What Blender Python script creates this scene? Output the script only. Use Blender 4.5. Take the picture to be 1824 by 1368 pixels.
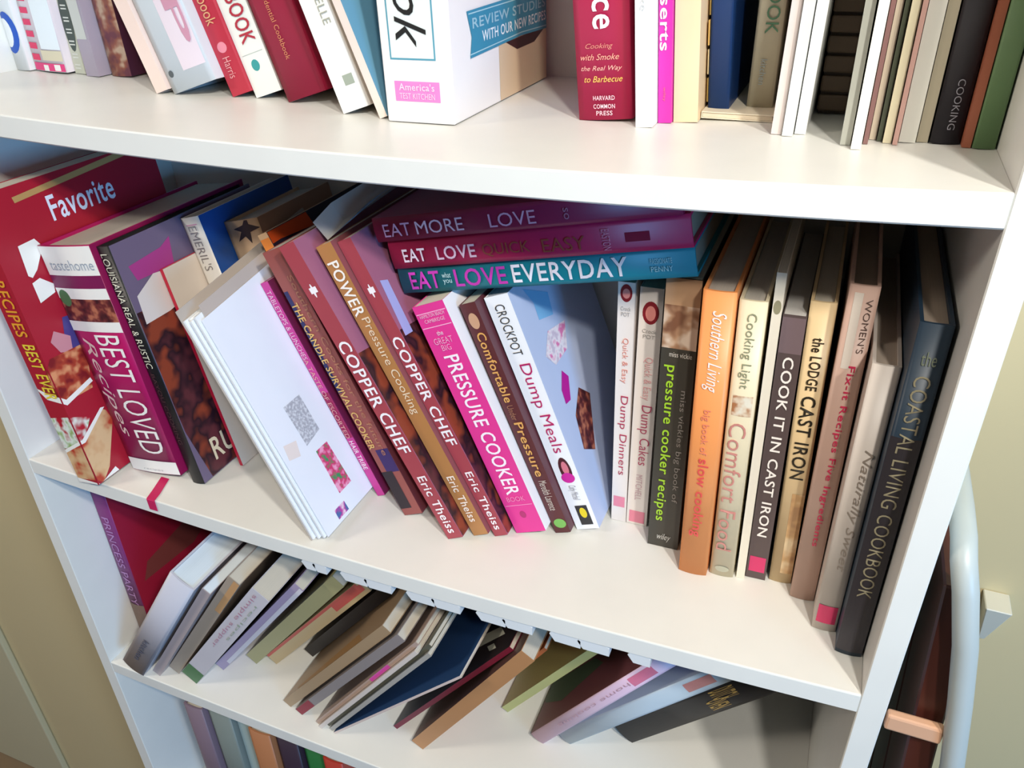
import bpy, bmesh, math, random
from mathutils import Vector, Matrix
random.seed(7)
for o in list(bpy.data.objects):
    bpy.data.objects.remove(o)
S = bpy.context.scene
COL = S.collection
ZO = 1.45                      # height of the middle shelf above the floor

# ---------------------------------------------------------------- camera
cam = bpy.data.cameras.new('camera')
camo = bpy.data.objects.new('camera', cam); COL.objects.link(camo)
cam.sensor_fit = 'HORIZONTAL'; cam.sensor_width = 36.0
cam.lens = 36.0 * 1431.9 / 1824.0
cam.clip_start = 0.02
ROT = Matrix([[0.926923, -0.175564, 0.33165], [0.374699, 0.480995, -0.792619], [-0.020366, 0.858965, 0.511629]])
camo.matrix_world = Matrix.Translation(Vector([0.68071, -0.43717, 1.93447])) @ ROT.to_4x4()
S.camera = camo

# ---------------------------------------------------------------- light
wd = bpy.data.worlds.new('world'); S.world = wd; wd.use_nodes = True
bg = wd.node_tree.nodes['Background']
bg.inputs[0].default_value = (0.62, 0.50, 0.42, 1); bg.inputs[1].default_value = 0.10

def area(name, loc, target, size, energy, color, size_y=None):
    l = bpy.data.lights.new(name, 'AREA'); l.energy = energy; l.color = color
    l.shape = 'RECTANGLE' if size_y else 'DISK'; l.size = size
    if size_y: l.size_y = size_y
    o = bpy.data.objects.new(name, l); COL.objects.link(o)
    o.location = loc
    o.rotation_euler = (Vector(target) - Vector(loc)).to_track_quat('-Z', 'Y').to_euler()
    return o
area('lamp_light', (1.24, -0.72, 2.51), (0.3, 0.1, 1.45), 0.08, 11, (1.0, 0.955, 0.87))
area('lamp_light', (1.00, -0.86, 2.51), (0.3, 0.1, 1.45), 0.08, 9, (1.0, 0.955, 0.87))
area('window_light', (3.3, -2.1, 1.75), (0.0, 0.1, 1.35), 0.9, 62, (0.17, 0.52, 1.0), 1.1)
area('ceiling_light', (-1.3, -1.3, 2.9), (-0.8, 0.3, 1.2), 0.6, 24, (1.0, 0.90, 0.78))
S.view_settings.view_transform = 'Standard'; S.view_settings.look = 'None'
S.view_settings.gamma = 1; S.view_settings.use_curve_mapping = False
S.view_settings.exposure = 0.15

# ---------------------------------------------------------------- materials
def lin(h):
    h = h.lstrip('#'); v = [int(h[i:i+2], 16)/255 for i in (0, 2, 4)]
    return [x/12.92 if x <= .04045 else ((x+.055)/1.055)**2.4 for x in v] + [1]
MATS = {}
MOTTLE = {  # printed photographs: colours, scale
 '@food1': ('#a8402c', '#d89468', '#7a1c20', 70), '@food2': ('#cfa074', '#b8402c', '#d8b488', 55),
 '@salad': ('#dfe6dc', '#8aa858', '#b01c30', 60), '@meat': ('#6a2c2c', '#b06a50', '#3c1a20', 90),
 '@rustic': ('#2a1620', '#5a2a30', '#8a3c28', 38), '@floral': ('#a86450', '#7c4450', '#d8b89c', 75),
 '@pinkwhite': ('#e8e0e4', '#d878a8', '#c8b8c8', 90), '@cookie': ('#dfc8ac', '#b07850', '#e8e0cc', 120),
 '@mottle': ('#c8a070', '#e0c8a0', '#b08860', 60), '@bowlpic': ('#a88468', '#d8c4b0', '#7a5440', 60),
 '@roses': ('#d03070', '#3c9060', '#e8a0c0', 120), '@violets': ('#b83c9c', '#4a6aa0', '#e8d0e0', 120),
 '@print': ('#b4b6c0', '#cfd2da', '#a4a6b0', 400)}
def mat(c, rough=.5, kind=None):
    key = (c, rough, kind)
    if key in MATS: return MATS[key]
    m = bpy.data.materials.new('mat_' + c.strip('#@') + (kind or '')); m.use_nodes = True
    nt = m.node_tree; N = nt.nodes; b = N['Principled BSDF']; b.inputs['Roughness'].default_value = rough
    tc = N.new('ShaderNodeTexCoord')
    if c in MOTTLE:
        a, d, e, sc = MOTTLE[c]
        n = N.new('ShaderNodeTexNoise'); n.inputs['Scale'].default_value = sc; n.inputs['Detail'].default_value = 2
        r = N.new('ShaderNodeValToRGB'); r.color_ramp.elements[0].position = .38; r.color_ramp.elements[1].position = .62
        r.color_ramp.elements[0].color = lin(e); r.color_ramp.elements[1].color = lin(d)
        k = r.color_ramp.elements.new(.5); k.color = lin(a)
        nt.links.new(tc.outputs['Object'], n.inputs['Vector']); nt.links.new(n.outputs['Fac'], r.inputs[0])
        nt.links.new(r.outputs[0], b.inputs['Base Color']); b.inputs['Roughness'].default_value = .4
    else:
        base = lin(c)
        n = N.new('ShaderNodeTexNoise'); n.inputs['Detail'].default_value = 2
        mx = N.new('ShaderNodeMix'); mx.data_type = 'RGBA'
        if kind == 'pages':
            mp = N.new('ShaderNodeMapping'); mp.inputs['Scale'].default_value = (2600, 6, 6)
            nt.links.new(tc.outputs['Object'], mp.inputs[0]); nt.links.new(mp.outputs[0], n.inputs['Vector'])
            n.inputs['Scale'].default_value = 1; lo = .82
        elif kind == 'wall':
            nt.links.new(tc.outputs['Object'], n.inputs['Vector']); n.inputs['Scale'].default_value = 3; lo = .95
        else:
            nt.links.new(tc.outputs['Object'], n.inputs['Vector']); n.inputs['Scale'].default_value = 25; lo = .93
        mx.inputs[6].default_value = [x*lo for x in base[:3]] + [1]
        mx.inputs[7].default_value = base
        nt.links.new(n.outputs['Fac'], mx.inputs[0]); nt.links.new(mx.outputs[2], b.inputs['Base Color'])
    MATS[key] = m
    return m

# ---------------------------------------------------------------- helpers
def link(name, bm, m, parent=None, smooth=False):
    me = bpy.data.meshes.new(name); bmesh.ops.recalc_face_normals(bm, faces=bm.faces[:]) if not smooth == 'flat' else None
    bm.to_mesh(me); bm.free()
    if not isinstance(m, (list, tuple)): m = [m]
    for x in m: me.materials.append(x)
    o = bpy.data.objects.new(name, me); COL.objects.link(o)
    if parent: o.parent = parent
    return o
def empty(name, loc, roty=0, label=None, cat=None, group=None):
    o = bpy.data.objects.new(name, None); COL.objects.link(o); o.empty_display_size = .02
    o.location = loc; o.rotation_euler = (0, roty, 0)
    if label: o['label'] = label
    if cat: o['category'] = cat
    if group: o['group'] = group
    return o
def box(bm, x0, x1, y0, y1, z0, z1):
    v = [bm.verts.new((x, y, z)) for z in (z0, z1) for x, y in ((x0, y0), (x1, y0), (x1, y1), (x0, y1))]
    fs = [bm.faces.new([v[i] for i in f]) for f in ((3, 2, 1, 0), (4, 5, 6, 7), (0, 1, 5, 4), (1, 2, 6, 5), (2, 3, 7, 6), (3, 0, 4, 7))]
    return v, fs
def bevel(bm, w, seg=2):
    bmesh.ops.bevel(bm, geom=[e for e in bm.edges], offset=w, segments=seg, affect='EDGES', profile=.5)
def extrude_poly(bm, pts, z0, z1):
    a = [bm.verts.new((x, y, z0)) for x, y in pts]; b = [bm.verts.new((x, y, z1)) for x, y in pts]
    n = len(pts)
    for i in range(n):
        bm.faces.new((a[i], a[(i+1) % n], b[(i+1) % n], b[i]))
    return a, b
def tube(bm, pts, r, n=14):
    pts = [Vector(p) for p in pts]; rings = []
    up = None
    for i, p in enumerate(pts):
        d = (pts[min(i+1, len(pts)-1)] - pts[max(i-1, 0)]).normalized()
        if up is None:
            up = d.cross(Vector((0.3, 1, .2))).normalized()
        s = (up - d*up.dot(d)).normalized(); up = s; t = d.cross(s)
        rr = r[i] if isinstance(r, (list, tuple)) else r
        rings.append([bm.verts.new(p + (s*math.cos(a) + t*math.sin(a))*rr) for a in [2*math.pi*k/n for k in range(n)]])
    for a, b in zip(rings, rings[1:]):
        for k in range(n):
            bm.faces.new((a[k], a[(k+1) % n], b[(k+1) % n], b[k]))
    bm.faces.new(rings[0][::-1]); bm.faces.new(rings[-1])
def smooth(o):
    for p in o.data.polygons: p.use_smooth = True
    return o

TEXTCACHE = {}
def text_mesh(s, style):
    key = (s, style)
    if key in TEXTCACHE: return TEXTCACHE[key]
    cu = bpy.data.curves.new('t', 'FONT'); cu.body = s; cu.size = 1; cu.resolution_u = 3
    if 'b' in style: cu.offset = .013
    if 't' in style: cu.offset = -.004
    if 'i' in style: cu.shear = .35
    cu.space_character = 1.02 if 'b' not in style else 1.08
    ob = bpy.data.objects.new('t', cu); COL.objects.link(ob)
    dg = bpy.context.evaluated_depsgraph_get(); dg.update()
    me = ob.evaluated_get(dg).to_mesh()
    vs = [(v.co.x, v.co.y) for v in me.vertices]; fs = [list(p.vertices) for p in me.polygons]
    x0, x1 = min(v[0] for v in vs), max(v[0] for v in vs); y0, y1 = min(v[1] for v in vs), max(v[1] for v in vs)
    vs = [((x-x0)/(x1-x0), (y-y0)/(y1-y0)) for x, y in vs]
    ob.evaluated_get(dg).to_mesh_clear(); bpy.data.objects.remove(ob); bpy.data.curves.remove(cu)
    TEXTCACHE[key] = (vs, fs)
    return vs, fs
def bulge(x, t, b):
    q = 2*x/t - 1
    return -b*max(0, 1 - q*q)
def put(face, verts, t, w, b, lift):
    """verts (a, h) on the spine ('S') or on the right-hand cover ('C') -> 3D in the book's frame"""
    if face == 'S': return [(a, bulge(a, t, b) - lift, h) for a, h in verts]
    if face == 'L': return [(-lift, a, h) for a, h in verts]
    return [(t + lift, a, h) for a, h in verts]
def lettering(parent, tx, t, w, b):
    mode, s, f0, f1, z0, z1, c, st = tx
    vs, fs = text_mesh(s, st)
    if mode == 'S':   # runs down the spine
        q = [(f0 + v*(f1-f0), z1 - u*(z1-z0)) for u, v in vs]; face = 'S'
    elif mode == 'H':
        q = [(f0 + u*(f1-f0), z0 + v*(z1-z0)) for u, v in vs]; face = 'S'
    else:
        q = [(f0 + u*(f1-f0), z0 + v*(z1-z0)) for u, v in vs]; face = 'C'
    bm = bmesh.new()
    V = [bm.verts.new(p) for p in put(face, q, t, w, b, .0008)]
    for f in fs:
        try: bm.faces.new([V[i] for i in f])
        except ValueError: pass
    o = link('printed_lettering', bm, mat(c, .45), parent, 'flat')
    return o
def patch(parent, pc, t, w, b, i):
    face, pts, c = pc
    bm = bmesh.new()
    V = [bm.verts.new((a, h, 0)) for a, h in pts]; bm.faces.new(V)
    if face == 'S' and b > 0:
        for k in range(1, 8):
            g = bm.verts[:] + bm.edges[:] + bm.faces[:]
            bmesh.ops.bisect_plane(bm, geom=g, plane_co=(t*k/8, 0, 0), plane_no=(1, 0, 0))
    l = .0002 + .00002*i
    for v in bm.verts:
        v.co = Vector(put(face, [(v.co.x, v.co.y)], t, w, b, l)[0])
    nm = 'printed_picture' if c[0] == '@' else 'colour_patch'
    return link(nm, bm, mat(c, .45), parent, 'flat')

def book(row):
    name, kind, label, group, loc, roll, (t, w, h), c, side, pages, T, P = row
    cat = {'cookbook': 'book', 'book': 'book', 'booklet': 'booklet', 'magazine': 'magazine', 'folder': 'folder'}[name]
    root = empty(name, loc, roll, label, cat, group)
    hard = kind == 'hard' and t > .008
    th = .0022 if hard else min(.0006, t*.12)
    b = min(.0018, t*.08) if hard else 0
    ins = .003 if hard else .0005
    n = 8 if hard else 1
    outer = [(0, w)] + [(t*i/n, bulge(t*i/n, t, b)) for i in range(n+1)] + [(t, w)]
    inner = [(t-th, w)] + [(th + (t-2*th)*i/n, th + bulge(th + (t-2*th)*i/n, t, b)) for i in range(n, -1, -1)] + [(th, w)]
    bm = bmesh.new(); pts = outer + inner; N = len(pts)
    A, Bv = extrude_poly(bm, pts, 0, h)
    m = len(outer)
    for i in range(m-1):
        for L, fl in ((A, 0), (Bv, 1)):
            q = [L[i], L[i+1], L[N-2-i], L[N-1-i]]
            bm.faces.new(q if fl else q[::-1])
    bmesh.ops.recalc_face_normals(bm, faces=bm.faces[:])
    mats = [mat(c, .42)]
    if side:
        left = side[0] == 'L'; mats.append(mat(side.lstrip('L'), .42))
        for f in bm.faces:
            cc = f.calc_center_median()
            if (f.normal.x < -.9 and cc.x < th*.6) if left else (f.normal.x > .9 and cc.x > t - th*.6): f.material_index = 1
    cov = link('cover', bm, mats, root, True)
    if hard: 
        for p in cov.data.polygons: p.use_smooth = abs(p.normal.y) > .3 and p.center.y < .001
    if side: cov['label'] = 'cover with front toned unlike its spine'
    bm = bmesh.new()
    rr = random.uniform(0, .002)
    box(bm, th + .00015, t - th - .00015, th + .0004, w - ins - rr, ins, h - ins)
    link('page_block', bm, mat(pages, .75, 'pages'), root)
    for i, pc in enumerate(P): patch(root, pc, t, w, b, i)
    for tx in T: lettering(root, tx, t, w, b)
    return root

# ---------------------------------------------------------------- the room
X0, X1, D, TP = -0.050, 0.760, 0.287, 0.018
WHITE = '#e9e8e2'; WALL = '#d6c498'
def struct(name, bm, m):
    o = link(name, bm, m); o['kind'] = 'structure'; return o
bm = bmesh.new(); box(bm, -2.6, 3.9, .30, .36, 0, 3.0); struct('wall_back', bm, mat(WALL, .7, 'wall'))
bm = bmesh.new(); box(bm, -2.6, 3.9, -3.2, .36, -.05, 0); struct('floor', bm, mat('#8a7358', .6))
bm = bmesh.new(); box(bm, -2.6, 3.9, -3.2, .36, 3.0, 3.05); struct('ceiling', bm, mat('#e4dccb', .8, 'wall'))
# door casing on the wall left of the bookcase, its groove seen low at the left
bm = bmesh.new(); box(bm, -1.20, -.885, .286, .2998, 0, 2.1); bevel(bm, .003); struct('trim_1', bm, mat('#cfc6a4', .55, 'wall'))

# ---------------------------------------------------------------- bookcase
def sag(k, x):
    u = min(1, max(0, (x + .047)/.807)); q = 4*u*(1-u)
    return ZO + {0: .72 - .004*q, 1: .3615 - .011*q, 2: -.001 - .012*q, 3: -.311 - .006*q, 4: -.62, 5: -.93, 6: -1.24}[k]
bc = empty('bookcase', (0.355, .14, 0), 0, 'white laminate bookcase with sagging shelves packed with cookbooks', 'bookcase')
off = Vector((-.355, -.14, 0))
def part(name, bm, m):
    bmesh.ops.translate(bm, verts=bm.verts[:], vec=off)
    return link(name, bm, m, bc)
wm = mat(WHITE, .38)
for x in (X0 - TP, X1):
    bm = bmesh.new(); box(bm, x, x + TP, 0, D + .006, 0.0, 2.185); bevel(bm, .0008, 1); part('side_panel', bm, wm)
bm = bmesh.new(); box(bm, X0 + .0002, X1 - .0002, D, D + .006, .04, 2.183); part('back_panel', bm, mat('#dcdad2', .5))
for k in range(7):
    bm = bmesh.new(); n = 48; Th = .0185
    rings = []
    for i in range(n+1):
        x = X0 + .0002 + (X1 - X0 - .0004)*i/n; z = sag(k, x)
        e = .0012
        rings.append([bm.verts.new((x, y, zz)) for y, zz in ((e, z), (.0003, z-e*.3), (0, z-e), (0, z-Th+e), (e, z-Th), (D-.0002, z-Th), (D-.0002, z))])
    for a, b in zip(rings, rings[1:]):
        for j in range(7):
            bm.faces.new((a[j], a[(j+1) % 7], b[(j+1) % 7], b[j]))
    bm.faces.new(rings[0]); bm.faces.new(rings[-1][::-1])
    part('shelf', bm, wm)
bm = bmesh.new(); box(bm, X0 + .0002, X1 - .0002, .012, .028, 0.0, ZO-1.24-.0192); part('plinth', bm, wm)
# notched white plastic strip fixed beneath the middle shelf's front edge
bm = bmesh.new()
nc = [.3169, .3849, .4525, .5191, .5854]
x = .285; segs = []
edges = [.2500, ] + nc + [.6100]
for a, b in zip(edges, edges[1:]):
    a2 = a + (.010 if a != .25 else .035); b2 = b - (.009 if b != .61 else 0)
    mid = (a2 + b2)/2
    if b - a > .03:
        segs += [(a2, mid - .0006), (mid + .0006, b2)]
    else:
        segs += [(a2, b2)]
for a, b in segs:
    n = 1
    z = min(sag(2, a), sag(2, b)) - .0187
    zl = z - .0105
    fr = [(a - .002, z), (b - .003, z), (b, z - .0022), (b, zl), (a + .001, zl - .0), (a - .004, z - .003)]
    va = [bm.verts.new((p, .0015, q)) for p, q in fr]; vb = [bm.verts.new((p, .012, q)) for p, q in fr]
    bm.faces.new(va[::-1]); bm.faces.new(vb)
    for i in range(6): bm.faces.new((va[i], va[(i+1) % 6], vb[(i+1) % 6], vb[i]))
o = part('notched_strip', bm, mat('#dfe3e6', .3)); o['label'] = 'notched white strip under the middle shelf'

# ---------------------------------------------------------------- books
BOOKS = [
('cookbook', 'paper', 'large red cookbook whose cover shows gold stripe and favorite lettering, against left panel', 'cookbooks on the middle shelf', [0.0265, -0.0062, 1.4452], -0.1073, [0.0267, 0.2, 0.29], '#a81c30', None, '#cfc6b6', [('S', 'RECIPES', 0.0067, 0.0214, 0.1625, 0.2169, '#e8a030', 'b'), ('S', 'BEST EVER', 0.008, 0.0241, 0.097, 0.1548, '#e8d040', 'b'), ('C', 'Favorite', 0.0634, 0.1372, 0.2495, 0.2724, '#dfe3f2', 'b')], [('C', [(0.0335, 0.2804), (0.0343, 0.2752), (0.1685, 0.2838), (0.1666, 0.2892)], '#b9925c'), ('C', [(0.0336, 0.1674), (0.0426, 0.1662), (0.0851, 0.147), (0.0724, 0.1035), (0.0358, 0.1162), (0.0255, 0.1394)], '#4a3f80'), ('C', [(0.0203, 0.1593), (0.0342, 0.1481), (0.0307, 0.1338), (0.0186, 0.1382), (0.0134, 0.1512)], '#c88a94'), ('S', [(0.0261, 0.0988), (0.0043, 0.1031), (0.0261, 0.1298)], '@food1'), ('C', [(0.0058, 0.1377), (0.045, 0.1357), (0.0348, 0.092), (0.0052, 0.0932), (0.0006, 0.098), (0.0006, 0.1313)], '@food1'), ('S', [(0.0006, 0.1048), (0.0079, 0.0961), (0.0261, 0.0935), (0.0261, 0.1001), (0.0149, 0.1017), (0.0006, 0.1073)], '#f2efe8'), ('C', [(0.0006, 0.0928), (0.0036, 0.0899), (0.0376, 0.0979), (0.0363, 0.1024), (0.0048, 0.0953), (0.0006, 0.0994)], '#f2efe8'), ('S', [(0.0006, 0.075), (0.0261, 0.0786), (0.0261, 0.0479), (0.0006, 0.0398)], '@salad'), ('C', [(0.0006, 0.0784), (0.02, 0.0676), (0.0035, 0.0469), (0.0006, 0.0479)], '@salad'), ('S', [(0.0006, 0.0378), (0.0261, 0.0501), (0.0261, 0.0053), (0.0006, 0.0049)], '@food2'), ('C', [(0.0006, 0.0503), (0.0036, 0.0501), (0.0343, 0.0681), (0.0383, 0.0644), (0.0416, 0.0526), (0.0184, 0.0104), (0.0073, 0.0006), (0.0051, 0.0006), (0.0006, 0.0048)], '@food2'), ('S', [(0.0006, 0.0389), (0.0261, 0.0512), (0.0261, 0.0474), (0.0006, 0.0351)], '#f2efe8'), ('C', [(0.0006, 0.0514), (0.0028, 0.0512), (0.0336, 0.0698), (0.038, 0.0685), (0.0051, 0.0472), (0.0006, 0.0476)], '#f2efe8'), ('S', [(0.0006, 0.0055), (0.0261, 0.0024), (0.0261, 0.0006), (0.0006, 0.0006)], '#f2efe8'), ('C', [(0.0006, 0.0017), (0.0015, 0.0006), (0.0059, 0.0006), (0.024, 0.0065), (0.0265, 0.0007), (0.0263, 0.0006), (0.0006, 0.0006)], '#f2efe8'), ('C', [(0.0208, 0.2409), (0.0381, 0.242), (0.043, 0.2334), (0.0294, 0.2162), (0.0222, 0.211), (0.0189, 0.2139)], '#f2efe8'), ('C', [(0.0196, 0.2067), (0.0282, 0.2086), (0.0389, 0.1988), (0.0372, 0.1912), (0.0196, 0.1877)], '#f2efe8')]),
('cookbook', 'hard', 'thick magenta hardcover with white best loved lettering beside large red cookbook', 'cookbooks on the middle shelf', [0.0596, 0.0317, 1.4437], -0.1272, [0.0647, 0.205, 0.2408], '#b0125c', '#8a1048', '#cfc6b6', [('S', 'BEST LOVED', 0.0272, 0.057, 0.0246, 0.1547, '#f2efe8', 't'), ('S', 'Recipes', 0.0052, 0.022, 0.0421, 0.151, '#e8c8c0', 'i'), ('H', 'tastehome', 0.0078, 0.0615, 0.2183, 0.2278, '#9aa4b0', 't'), ('H', 'recipes', 0.0194, 0.0453, 0.003, 0.0058, '#a8a8b0', 't')], [('S', [(0.0002, 0.213), (0.0645, 0.213), (0.0645, 0.2402), (0.0002, 0.2402)], '#f2efe8'), ('S', [(0.0002, 0.2006), (0.0645, 0.2006), (0.0645, 0.213), (0.0002, 0.213)], '#7a1850'), ('S', [(0.0002, 0.1902), (0.0645, 0.1902), (0.0645, 0.2006), (0.0002, 0.2006)], '#f2efe8'), ('S', [(0.0013, 0.1679), (0.0645, 0.1679), (0.0645, 0.1902), (0.0013, 0.1902)], '@meat'), ('S', [(0.0002, 0.1577), (0.0645, 0.1577), (0.0645, 0.1679), (0.0002, 0.1679)], '#f2efe8'), ('S', [(0.0162, 0.1907), (0.0158, 0.1933), (0.0148, 0.1956), (0.0131, 0.1975), (0.011, 0.1986), (0.0087, 0.1991), (0.0064, 0.1986), (0.0044, 0.1975), (0.0027, 0.1956), (0.0017, 0.1933), (0.0013, 0.1907), (0.0017, 0.1881), (0.0027, 0.1858), (0.0044, 0.184), (0.0064, 0.1828), (0.0087, 0.1824), (0.011, 0.1828), (0.0131, 0.184), (0.0148, 0.1858), (0.0158, 0.1881)], '#4a7a50'), ('S', [(0.0645, 0.0006), (0.0645, 0.0153), (0.0002, 0.0153), (0.0002, 0.0006)], '#f2efe8')]),  # front colour is the spine magenta darkened to paint in shading
('cookbook', 'hard', 'black-spined hardcover with purple jacket front and cream serif capitals', 'cookbooks on the middle shelf', [0.131, 0.0378, 1.4409], -0.1493, [0.0153, 0.19, 0.2492], '#14161a', '#6e5f78', '#cfc6b6', [('S', 'LOUISIANA REAL & RUSTIC', 0.0031, 0.011, 0.1307, 0.2425, '#e8e4cc', 't'), ('S', 'BAYOU COOKING', 0.0046, 0.0092, 0.0468, 0.1248, '#4a3034', 't'), ('C', 'RU', 0.0231, 0.0541, 0.0129, 0.0374, '#d8c8a8', 'b')], [('C', [(0.0006, 0.1856), (0.0924, 0.1799), (0.1172, 0.0452), (0.0751, 0.0006), (0.012, 0.0006), (0.0012, 0.0597), (0.0006, 0.0892)], '@rustic'), ('C', [(0.0108, 0.2263), (0.0516, 0.2297), (0.0655, 0.2357), (0.0602, 0.21), (0.0147, 0.2115)], '#a83a80'), ('C', [(0.0079, 0.1991), (0.0332, 0.2111), (0.086, 0.2047), (0.0785, 0.1797), (0.0365, 0.1727), (0.0062, 0.1723)], '#dccfc8')]),
('cookbook', 'paper', 'very thin bright red book just behind white paper folder', 'cookbooks on the middle shelf', [0.1566, 0.0786, 1.4401], -0.1894, [0.004, 0.15, 0.2164], '#c81838', '#d8cabc', '#cfc6b6', [], []),
('cookbook', 'hard', 'white spined book with blue front and narrow grey capitals in a pink frame', 'cookbooks on the middle shelf', [0.1709, 0.1216, 1.4397], -0.2327, [0.0224, 0.14, 0.2541], '#ece6dc', '#1c4f9a', '#cfc6b6', [('S', "EMERIL'S", 0.0067, 0.0168, 0.2017, 0.2457, '#8a8280', 't')], [('S', [(0.0045, 0.2463), (0.0179, 0.2463), (0.0179, 0.2474), (0.0045, 0.2474)], '#e0a0b0')]),
('cookbook', 'hard', 'beige book with black star figure rising behind white paper folder', 'cookbooks on the middle shelf', [0.1945, 0.1483, 1.4391], -0.231, [0.0421, 0.12, 0.2446], '#dcb890', '#b48e74', '#cfc6b6', [], [('S', [(0.0303, 0.244), (0.0303, 0.24), (0.0415, 0.2355), (0.0415, 0.2352), (0.0293, 0.2323), (0.0268, 0.2213), (0.0218, 0.2287), (0.011, 0.2242), (0.0185, 0.2336), (0.01, 0.2368), (0.023, 0.2398), (0.0265, 0.244)], '#3a2a28')]),
('cookbook', 'paper', 'slim magenta paperback with pale lettering lying against white paper folder', 'cookbooks on the middle shelf', [0.315, 0.088, 1.4373], -0.416, [0.0089, 0.17, 0.2325], '#cc3a90', '#8a2a5a', '#cfc6b6', [('S', 'TABLETOPS & LUNCHES', 0.0018, 0.0071, 0.1542, 0.2244, '#f0c8d8', 't'), ('S', 'A TASTE OF ESCORTED', 0.0013, 0.0063, 0.0678, 0.1543, '#e8a8a0', 't'), ('S', 'HAIR TRIBE', 0.0018, 0.0071, 0.0318, 0.0645, '#f8dce8', 'b')], [('S', [(0.0002, 0.0677), (0.0088, 0.0677), (0.0088, 0.1179), (0.0002, 0.1179)], '#a01850')]),
('cookbook', 'paper', 'narrow cream spine with orange top and navy lower blocks', 'cookbooks on the middle shelf', [0.3264, 0.104, 1.4373], -0.42, [0.0112, 0.165, 0.275], '#dcb890', '#2c2436', '#cfc6b6', [], [('S', [(0.0002, 0.2587), (0.011, 0.2587), (0.011, 0.2701), (0.0002, 0.2701)], '#f09040'), ('C', [(0.0587, 0.2744), (0.0619, 0.2605), (0.0123, 0.2643), (0.0006, 0.2637), (0.0006, 0.2744)], '#e0551c'), ('S', [(0.0034, 0.1713), (0.011, 0.1713), (0.011, 0.2119), (0.0034, 0.2119)], '#2a2858'), ('S', [(0.0002, 0.0067), (0.011, 0.0067), (0.011, 0.1717), (0.0002, 0.1717)], '#2a2230')]),
('cookbook', 'paper', 'dusky brown and navy paperback with small gold capitals beside narrow cream spine', 'cookbooks on the middle shelf', [0.354, 0.0715, 1.4372], -0.4142, [0.0212, 0.2, 0.2737], '#98504a', '#7a3c40', '#cfc6b6', [('S', 'THE CANDLE SURVIVAL COOKER', 0.0013, 0.0085, 0.0751, 0.2257, '#e0b468', 'b'), ('S', 'Southern Cooks for the future', 0.0127, 0.0182, 0.0671, 0.2493, '#b07458', '')], [('S', [(0.0002, 0.1361), (0.0047, 0.1361), (0.0047, 0.2371), (0.0002, 0.2371)], '#2a2a5c'), ('S', [(0.0064, 0.0486), (0.021, 0.0486), (0.021, 0.0736), (0.0064, 0.0736)], '#3a2460'), ('S', [(0.0002, 0.0077), (0.0127, 0.0077), (0.0127, 0.0498), (0.0002, 0.0498)], '#2c2028')]),
('cookbook', 'paper', 'copper red paperback nearest gold-lettered dusky book, white chunky title, tan book on its right', 'cookbooks on the middle shelf', [0.4077, 0.0558, 1.4374], -0.4651, [0.0168, 0.2, 0.2965], '#aa4650', '#a0627c', '#cfc6b6', [('S', 'COPPER CHEF', 0.0024, 0.0151, 0.0947, 0.2071, '#fdf6f8', 'b'), ('S', 'Eric Theiss', 0.005, 0.0143, 0.0064, 0.0691, '#fdf0f0', 'b')], [('S', [(0.0059, 0.2523), (0.0134, 0.2523), (0.0134, 0.2575), (0.0059, 0.2575)], '#fdf6f8'), ('S', [(0.0104, 0.2545), (0.0104, 0.2564), (0.0102, 0.2581), (0.0099, 0.2595), (0.0096, 0.2604), (0.0092, 0.2607), (0.0089, 0.2604), (0.0086, 0.2595), (0.0083, 0.2581), (0.0081, 0.2564), (0.0081, 0.2545), (0.0081, 0.2526), (0.0083, 0.2508), (0.0086, 0.2495), (0.0089, 0.2486), (0.0092, 0.2483), (0.0096, 0.2486), (0.0099, 0.2495), (0.0102, 0.2508), (0.0104, 0.2526)], '#fdf6f8'), ('C', [(0.0006, 0.1927), (0.1101, 0.1783), (0.1114, 0.0006), (0.0006, 0.0006)], '@rustic')]),
('cookbook', 'paper', 'tan paperback standing between two copper red ones', 'cookbooks on the middle shelf', [0.4279, 0.0681, 1.4376], -0.4465, [0.0161, 0.2, 0.2926], '#b8804c', '#8a4c50', '#cfc6b6', [('S', 'POWER', 0.0024, 0.0137, 0.2282, 0.2775, '#fff8ee', 'b'), ('S', 'Pressure Cooking', 0.004, 0.0145, 0.132, 0.2257, '#f0d8b8', ''), ('S', 'Eric Theiss', 0.0048, 0.0129, 0.0156, 0.0657, '#f8e8d8', 'b')], []),
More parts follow.
